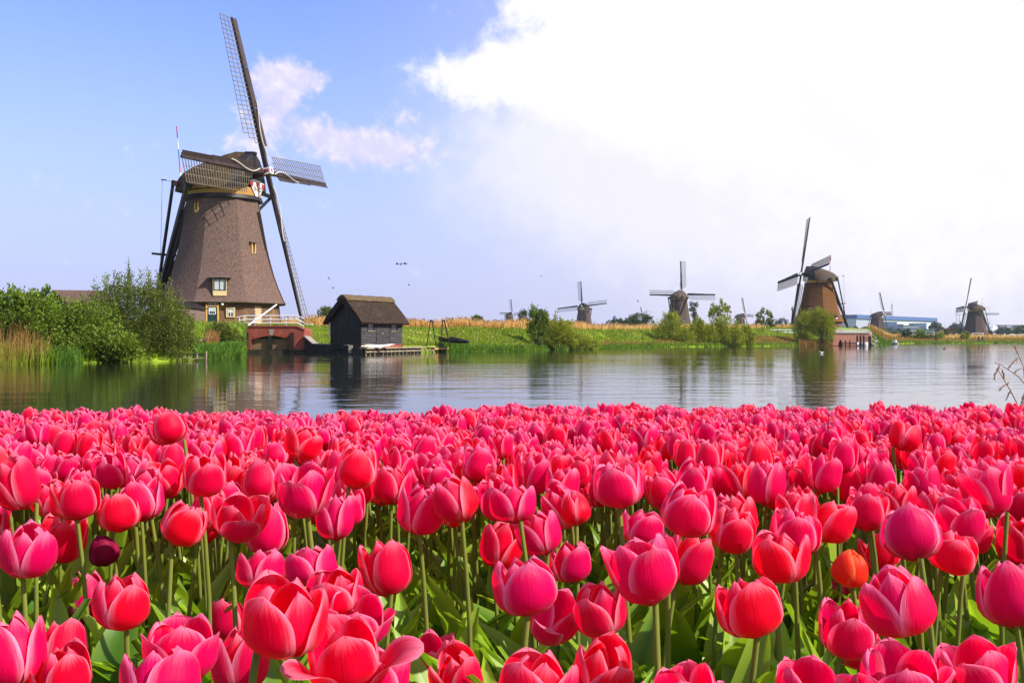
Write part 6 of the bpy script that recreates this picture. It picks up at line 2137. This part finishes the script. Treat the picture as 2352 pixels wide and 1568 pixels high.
# flowers one can pick out in the photograph: (x, top y, bottom y, width, form, petals, label)
FRONT = [
    (65, 1198, 1322, 116, 'closed', 'petal_pink', 'plump pink tulip at the left edge right of nothing but soil, above a smaller red one'),
    (143, 1178, 1290, 92, 'egg', 'petal_red', 'slim scarlet tulip just right of the plump pink one near the left edge'),
    (245, 1225, 1298, 74, 'bud', 'petal_dark', 'small dark crimson tulip bud standing low at the left of the bed'),
    (205, 1312, 1432, 84, 'closed', 'petal_pink', 'narrow deep pink tulip half behind its round scarlet neighbour'),
    (280, 1318, 1446, 122, 'closed', 'petal_red', 'round scarlet tulip touching a narrow deep pink one'),
    (306, 1264, 1328, 66, 'egg', 'petal_orange', 'small orange red tulip peeping out behind a round scarlet one'),
    (402, 1150, 1250, 102, 'closed', 'petal_red', 'round scarlet tulip standing free over leaves, right of the dark crimson bud'),
    (540, 1133, 1236, 128, 'open', 'petal_red', 'wide squat red tulip with a rumpled top left of the raised pale pink one'),
    (278, 1130, 1220, 94, 'egg', 'petal_red', 'red tulip leaning left above the dark crimson bud'),
    (330, 1100, 1195, 92, 'egg', 'petal_pink', 'deep pink tulip overlapping a red one that leans left'),
    (700, 1062, 1186, 132, 'open', 'petal_pink', 'wide pale pink tulip raised above the crowd left of the middle'),
    (180, 1092, 1192, 96, 'egg', 'petal_red', 'evenly round red tulip above the slim scarlet one near the left edge'),
    (470, 1038, 1136, 100, 'egg', 'petal_red', 'red tulip with a pale front petal left of the wide pale pink one'),
    (398, 945, 1016, 84, 'egg', 'petal_red', 'tall red tulip sticking up against the water near the left end of the bed'),
    (815, 1025, 1122, 92, 'closed', 'petal_red', 'round red tulip with a blunt top behind the wide raised pale pink one'),
    (960, 1110, 1226, 104, 'egg', 'petal_pink', 'deep pink tulip, left of two that touch just left of the middle'),
    (1056, 1092, 1197, 106, 'closed', 'petal_red', 'round red tulip, right of two that touch just left of the middle'),
    (1138, 1190, 1302, 92, 'egg', 'petal_red', 'upright red tulip with folded top standing free over green leaves'),
    (1252, 1172, 1272, 102, 'egg', 'petal_pink', 'pink tulip with a notched top next to the upright folded red one'),
    (1312, 1240, 1336, 100, 'egg', 'petal_pink', 'pink tulip low over leaves just above the bright red egg shaped one'),
    (1326, 1125, 1205, 78, 'bud', 'petal_red', 'small tight red bud between two bigger heads above the notched pink tulip'),
    (896, 1235, 1368, 112, 'egg', 'petal_red', 'tall red tulip with a ruffled pink top right of the big left cluster'),
    (640, 1320, 1497, 190, 'egg', 'petal_red', 'largest open scarlet tulip with pale rims in the left foreground'),
    (600, 1258, 1352, 108, 'egg', 'petal_pink', 'ruffled pink tulip at the upper left of the big foreground cluster'),
    (720, 1258, 1345, 120, 'egg', 'petal_pink', 'pale topped pink tulip at the upper right of the big foreground cluster'),
    (775, 1302, 1405, 130, 'egg', 'petal_red', 'red tulip in the middle of the big foreground cluster behind the largest one'),
    (815, 1360, 1475, 150, 'open', 'petal_pink', 'ruffled pink tulip behind the one with the bent outward petal'),
    (800, 1408, 1568, 190, 'spread', 'petal_red', 'big tulip with one petal bent outward to the left in the foreground cluster'),
    (845, 1508, 1640, 190, 'open', 'petal_pink', 'pale pink ruffled tulip cut by the bottom edge below the big cluster'),
    (555, 1440, 1590, 126, 'closed', 'petal_red', 'smooth red tulip below and left of the largest scarlet one'),
    (415, 1416, 1570, 180, 'open', 'petal_pink', 'wide pink tulip behind a paler one in the lower left'),
    (370, 1482, 1630, 170, 'egg', 'petal_pink', 'pale rimmed pink tulip cut by the bottom edge in the lower left'),
    (525, 1372, 1470, 96, 'egg', 'petal_red', 'red tulip half hidden left behind the largest open scarlet one'),
    (35, 1408, 1580, 130, 'egg', 'petal_pink', 'tall pink tulip cut by the left edge near the bottom corner'),
    (150, 1475, 1610, 128, 'egg', 'petal_red', 'scarlet tulip near the lower left corner, the nearer of two'),
    (140, 1424, 1540, 112, 'egg', 'petal_red', 'scarlet tulip near the lower left corner, the farther of two'),
    (12, 1352, 1440, 70, 'egg', 'petal_orange', 'ragged orange tulip at the left edge above the tall pink one'),
    (985, 1444, 1600, 120, 'open', 'petal_pink', 'pink tulip overlapped by a scarlet one just left of the bottom middle'),
    (1062, 1476, 1620, 120, 'egg', 'petal_red', 'scarlet tulip overlapping a pink one just left of the bottom middle'),
    (1216, 1280, 1414, 146, 'closed', 'petal_pink', 'large pink tulip before a spread red one right of the middle'),
    (1250, 1345, 1470, 124, 'spread', 'petal_pink', 'red tulip with a petal spread sideways behind a large pink one'),
    (1382, 1334, 1457, 120, 'egg', 'petal_red', 'bright red egg shaped tulip below the wide open pink one'),
    (1495, 1228, 1388, 168, 'open', 'petal_pink', 'wide open pink tulip standing clear right of the middle'),
    (1380, 1458, 1600, 138, 'egg', 'petal_red', 'red tulip cut by the bottom edge right of the middle'),
    (1226, 1490, 1640, 176, 'egg', 'petal_red', 'broad red tulip cut by the bottom edge at the middle'),
    (1585, 1526, 1670, 180, 'open', 'petal_pink', 'top of a pale pink tulip at the bottom edge below the wide open one'),
    (1735, 1320, 1463, 150, 'egg', 'petal_red', 'large red tulip with a flaring right petal in the right half'),
    (1794, 1216, 1336, 126, 'egg', 'petal_red', 'deep pink tulip with a curled top above the large flaring red one'),
    (1822, 1170, 1272, 110, 'egg', 'petal_pink', 'pink tulip leaning right behind the deep pink one with a curled top'),
    (1945, 1259, 1346, 92, 'bud', 'petal_orange', 'small orange red tulip standing low among larger pink ones at the right'),
    (1670, 1162, 1266, 102, 'closed', 'petal_red', 'smooth round red tulip between two pink ones right of the wide open one'),
    (1566, 1105, 1226, 120, 'closed', 'petal_pink', 'big deep pink tulip above the wide open pink one'),
    (1946, 1375, 1506, 122, 'egg', 'petal_pink', 'pink tulip with a second red head right behind it in the lower right'),
    (1966, 1440, 1536, 110, 'closed', 'petal_red', 'red tulip head showing below and behind a pink one in the lower right'),
    (2080, 1302, 1460, 152, 'closed', 'petal_pink', 'large barrel shaped pink tulip in the right foreground'),
    (2096, 1160, 1287, 130, 'closed', 'petal_pink', 'glossy deep pink tulip leaning over a bright red one at the right'),
    (2212, 1138, 1256, 122, 'open', 'petal_pink', 'wide pink tulip with parted petals right of the glossy leaning one'),
    (2170, 1215, 1310, 116, 'egg', 'petal_red', 'bright scarlet tulip below the pink one with parted petals at the right'),
    (2282, 1064, 1186, 118, 'open', 'petal_pink', 'tall pink tulip on a long bare stem near the right edge'),
    (2330, 1285, 1442, 130, 'closed', 'petal_pink', 'large crimson tulip cut by the right edge'),
    (1862, 1516, 1670, 188, 'open', 'petal_pink', 'pale pink tulip rising from the bottom edge left of the two largest low ones'),
    (2065, 1486, 1640, 196, 'open', 'petal_pink', 'widest pale pink tulip at the bottom edge in the right corner region'),
    (2258, 1470, 1620, 184, 'open', 'petal_pink', 'pink and red tulip at the bottom right corner'),
    (1890, 1140, 1242, 106, 'egg', 'petal_red', 'red tulip with a pale left rim above the small orange red one'),
    (1986, 1130, 1218, 96, 'egg', 'petal_red', 'plain red tulip just left of the glossy leaning deep pink one'),
    (2030, 1220, 1312, 84, 'egg', 'petal_red', 'narrow red tulip left below the glossy leaning deep pink one'),
    (1426, 1062, 1166, 120, 'egg', 'petal_pink', 'large pale pink tulip raised over the crowd above the wide open one'),
    (1632, 1330, 1412, 74, 'egg', 'petal_red', 'red tulip partly hidden left behind the large red flaring one'),
    (1580, 1378, 1450, 70, 'egg', 'petal_red', 'low red tulip deep among leaves between the wide open and flaring ones'),
    (1470, 1170, 1250, 96, 'egg', 'petal_pink', 'deep pink tulip directly above the wide open pink one'),
    (2068, 965, 1032, 72, 'closed', 'petal_red', 'red tulip raised a little above the far crowd at the right'),
    (700, 1190, 1248, 44, 'bud', 'petal_dark', 'tiny dark purple bud under the wide pale pink tulip'),
    (1925, 1340, 1385, 76, 'egg', 'petal_red', 'low red tulip directly below the small orange red one at the right'),
    (60, 1040, 1165, 100, 'egg', 'petal_red', 'dark rose tulip at the left edge in the third row'),
    (120, 1100, 1180, 84, 'egg', 'petal_red', 'small red tulip between the dark rose one and the evenly round one'),
    (600, 1060, 1150, 94, 'egg', 'petal_red', 'red tulip with flat ruffled top touching the wide raised pale pink one'),
    (690, 975, 1050, 84, 'egg', 'petal_red', 'red tulip sticking out of the far crowd above the wide raised pale pink one'),
    (1180, 1110, 1200, 104, 'egg', 'petal_pink', 'deep pink tulip behind and above the upright folded red one'),
    (900, 1070, 1158, 84, 'egg', 'petal_red', 'red tulip above the pair that touch just left of the middle'),
    (2330, 1180, 1290, 92, 'egg', 'petal_red', 'red tulip above the crimson one cut by the right edge'),
]
FRONT[0] = FRONT[0][:6] + ('plump pink tulip nearest the left edge in the second row',)
G_FRONT = 'pink and red tulips standing out in the front rows'
G_MID = 'pink tulips crowded in the middle of the bed'
L_FRONT = 'pink or red tulip standing in the open front rows where green leaves show'
L_MID = 'pink tulip in the closely crowded rows farther back in the flower bed'
taken = []                                      # picture discs of the placed flowers: x, y, r, depth
heads = []
for i, (x, yt, yb, wpx, form, mt, lab) in enumerate(FRONT):
    size = {'bud': .048, 'open': .068, 'spread': .066, 'egg': .061, 'closed': .060}[form]
    d = size * FPX / wpx
    # seen from above: the picture height covers the flower's height and some of its mouth
    tilt = (((yt + yb) / 2) - 780) / FPX
    wv_ = wpx / FPX * d
    hv = max(.72 * wv_, ((yb - yt) / FPX * d - .30 * wv_ * tilt))
    bot = P(x, yb, d)
    bz_ = bot.z + .10 * wv_ * tilt
    wid = wv_ * (1.02 if form != 'open' and form != 'spread' else .94)
    if bz_ < BED_Z + .04:
        bz_ = BED_Z + .04
    taken.append((x, (yt + yb) / 2, wpx / 2, (yb - yt) / 2, d))
    heads.append((bot.x, d))
    tulip(lab or L_FRONT, (bot.x, d, bz_), wid, hv, form, mt, G_FRONT if not lab else 'tulips one can pick out in the foreground', 100 + i + (803 if x == 1495 else 0), 3)

# the crowd behind: a loose even scatter
g = np.random.default_rng(42)
cand = []
cell = {}
mind = .056
tries = 0
pts_h = {}


def free(x, y, md):
    cx0, cy0 = int(math.floor(x / md)), int(math.floor(y / md))
    for i in range(-1, 2):
        for j in range(-1, 2):
            for (a, b) in pts_h.get((cx0 + i, cy0 + j), ()):
                if (a - x) ** 2 + (b - y) ** 2 < md * md:
                    return False
    pts_h.setdefault((cx0, cy0), []).append((x, y))
    return True


for hx, hy in heads:
    pts_h.setdefault((int(math.floor(hx / mind)), int(math.floor(hy / mind))), []).append((hx, hy))
crowd = []
for _ in range(95000):
    y = math.sqrt(g.uniform(1.25 ** 2, 3.6 ** 2))
    x = g.uniform(-1, 1) * (y * .5143 + 2.0)
    if y > bed_edge(x) - .05:
        continue
    if y < 1.66 and g.random() < .72:
        continue
    if not free(x, y, mind * (1.0 if y > 1.5 else 1.25)):
        continue
    w_ = g.uniform(.046, .064)
    h_ = w_ * g.uniform(1.0, 1.26)
    top_drop = .214 + g.normal() * (.019 if y < 2.4 else .009) + (.02 if y < 1.6 else 0)
    zt = EYE - top_drop
    px, py = 1176 + FPX * x / y, 780 + FPX * (top_drop + h_ * .5) / y
    rw = w_ / y * FPX / 2
    bad = False
    for (tx, ty, tw_, th_, td) in taken:
        if y < td + .12 and abs(px - tx) < (tw_ + rw) * .8 and abs(py - ty) < (th_ + rw) * .8:
            bad = True
            break
    if bad:
        continue
    crowd.append((x, y, zt - h_, w_, h_, abs(x) < y * .5143 + .04))
crowd.sort(key=lambda c: (not c[5], c[1]))
n_single = 300 - len(FRONT)
forms = ['egg', 'egg', 'closed', 'egg', 'open', 'closed']
for i, (x, y, z, w_, h_, vis) in enumerate(crowd[:n_single]):
    mt = 'petal_red' if g.random() < .42 else 'petal_pink'
    near = False
    tulip(L_FRONT if near else L_MID, (x, y, z), w_, h_, forms[int(g.integers(6))], mt, G_FRONT if near else G_MID, 1000 + i, 3 if y < 1.9 else 2)

# the rest of the bed as one mass, same shapes with fewer faces
def joined(name, items, mat, label, uv=True):
    Vs, Fs, As, k = [], [], [], 0
    for V, F, A in items:
        Vs.append(V)
        Fs.append(F + k)
        As.append(A)
        k += len(V)
    kw = dict(uv=np.concatenate(As)) if uv else dict(tint=np.concatenate(As))
    o = np_obj(name, np.concatenate(Vs), np.concatenate(Fs), mat, smooth=True, **kw)
    return tag(o, label, kind='stuff')


LOW = {(kind, var): petal_grid(kind, 7, 8, np.random.default_rng(var * 7 + len(kind)).uniform(0, 6, 3)) for kind in ('closed', 'egg', 'open', 'bud', 'inner', 'spread') for var in range(3)}


def xf(M, V):
    A = np.array(M)
    return V @ A[:3, :3].T + A[:3, 3]


pk, rd, stm, lvs = [], [], [], []
for i, (x, y, z, w_, h_, vis) in enumerate(crowd[n_single:]):
    base, pet, axis = tulip_layout(g, (x, y, z), w_, h_, forms[int(g.integers(6))])
    dst = rd if g.random() < .42 else pk
    for kind, var, M in pet:
        V, F, UV = LOW[(kind, var)]
        dst.append((xf(M, V), F, UV))
    d = Vector((x, y, z)) - base
    me_v = []
    for f in (0, .5, 1.0):
        for q in range(5):
            a = q * 2 * math.pi / 5
            me_v.append((base.x + d.x * f * f + .0034 * math.cos(a), base.y + d.y * f * f + .0034 * math.sin(a), base.z + d.z * f + .004))
    stm.append((np.array(me_v), np.array([[r * 5 + q, r * 5 + (q + 1) % 5, (r + 1) * 5 + (q + 1) % 5, (r + 1) * 5 + q] for r in range(2) for q in range(5)]), np.repeat([.2, .5, .8], 5)))
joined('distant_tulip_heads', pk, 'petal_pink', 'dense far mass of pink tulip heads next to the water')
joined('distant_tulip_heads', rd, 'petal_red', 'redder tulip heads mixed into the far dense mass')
joined('distant_tulip_stems', stm, 'tulip_stem', 'stems under the far dense mass of tulips', uv=False)

# undergrowth of tulip leaves over the whole bed
for i in range(9500):
    y = math.sqrt(g.uniform(.55 ** 2, 3.5 ** 2))
    x = g.uniform(-1, 1) * (y * .5143 + 1.9)
    if y > bed_edge(x) - .06:
        continue
    V, F, t = LEAFG[int(g.integers(6))]
    L_ = g.uniform(.16, .36) if y > .9 else g.uniform(.10, .24)
    M = Matrix.Translation((x, y, BED_Z - .01)) @ Matrix.Rotation(g.uniform(0, 2 * math.pi), 4, 'Z') @ Matrix.Rotation(R(g.uniform(-8, 24)), 4, 'Y') @ Matrix.Diagonal((L_, L_ * g.uniform(1.0, 1.7), L_, 1))
    lvs.append((xf(M, V), F, np.clip(t + g.normal() * .22, 0, 1)))
joined('tulip_leaves', lvs, 'tulip_leaf', 'thick green tulip leaves filling the bed', uv=False)

# grass on the near bank beyond the ends of the bed
nb = []
for sgn in (-1, 1):
    xg = sgn * (g.random(5000) ** 1.5 * 9 + 3.6)
    yg = g.uniform(-1.5, 3.35, 5000)
    B = np.stack([xg, yg, np.full(5000, BED_Z)], 1)
    V, F = blades(B, .22 * g.uniform(.5, 1.3, 5000), .012, g, .4)
    nb.append((V, F, rep(g.random(5000), 6)))
stuff('near_bank_grass', nb, 'grass_bank', 'grass on the near bank beside the flower bed')

# ---- dry reed stalks at the right end of the bed
def reed_stalk(label, pts, d, plumes, seed):
    base = at_z(pts[0][0], -.25, d)
    root = thing('reed_stalk', label, 'reed', base, 'dry reed stalks at the right edge')
    q = [Vector((0, 0, 0))] + [P(x, y, d) - base for x, y in pts]
    MB().tube(q, [.0026] + [.0023 - .0014 * (i / len(pts)) for i in range(len(pts))], 6).build('stalk', 'reed_stem', root, smooth=True)
    rg = random.Random(seed)
    for (x, y, ln, dx, dy) in plumes:
        o = P(x, y, d) - base
        b = MB()
        k = d / FPX
        dirn = Vector((dx, 0, -dy)).normalized()
        for j in range(44):
            f = rg.random()
            sag = Vector((0, 0, -.45 * ln * k))
            c = o + dirn * (f * ln * k) + sag * (f * f)
            e = c + (dirn * .9 + Vector((rg.uniform(-.5, .5), rg.uniform(-.5, .5), rg.uniform(-.8, .0)))) * (ln * k * rg.uniform(.12, .3))
            b.beam(c, e, .0016, .0013, w2=.0022, h2=.0012)
            b.beam(e, e + (e - c) * .3, .0024, .0014, w2=.0004, h2=.0004)
        b.tube([o, o + dirn * (.5 * ln * k) + Vector((0, 0, -.45 * ln * k)) * .25, o + dirn * (ln * k) + Vector((0, 0, -.45 * ln * k))], [.0016, .0012, .0006], 5)
        b.build('plume', 'reed_plume_near', root)


rough_mat('reed_stem', (0.22, 0.12, 0.06), (0.38, 0.23, 0.11), 0.7, 30.0)
rough_mat('reed_plume_near', (0.20, 0.105, 0.05), (0.5, 0.31, 0.17), 0.85, 60.0)
reed_stalk('tallest dry reed at the right edge with a golden plume on top', [(2366, 930), (2356, 890), (2350, 840), (2333, 800)], 3.75, [(2336, 812, 26, -.2, -1), (2338, 822, 22, -.9, .5), (2345, 846, 14, -.8, .2)], 1)
reed_stalk('dry reed arching to the left from the right edge', [(2372, 905), (2340, 865), (2300, 838), (2283, 832)], 3.8, [(2296, 838, 22, -.5, .8), (2302, 848, 16, .3, 1)], 2)
reed_stalk('thin dry reed with drooping tuft leaning left above the tulips', [(2338, 930), (2320, 895), (2300, 862), (2290, 846)], 3.7, [(2318, 878, 20, -.9, .3), (2322, 895, 16, -.6, .8)], 3)
reed_stalk('short dry reed at the right edge with two hanging tufts', [(2350, 930), (2352, 905), (2362, 868), (2372, 835)], 3.85, [(2352, 800, 18, 1, .4), (2352, 822, 18, 1, .6), (2352, 905, 18, -.4, .9)], 4)

# ------------------------------------------------------------------ the hazy air over the polder
hm, ht = new_mat('hazy_air')
pv = ht.n('ShaderNodeVolumePrincipled')
pv.inputs['Color'].default_value = (0.86, 0.88, 1.0, 1)
pv.inputs['Density'].default_value = 0.00010
pv.inputs['Anisotropy'].default_value = 0.2
ho = ht.n('ShaderNodeOutputMaterial')
ht.put(ho.inputs['Volume'], pv.outputs[0])
hz_box = MB().box((0, 0, 18), (5600, 0, 0), (0, 5600, 0), (0, 0, 20)).build('haze', 'hazy_air')
tag(hz_box, 'thin pale haze over the polder', kind='stuff')
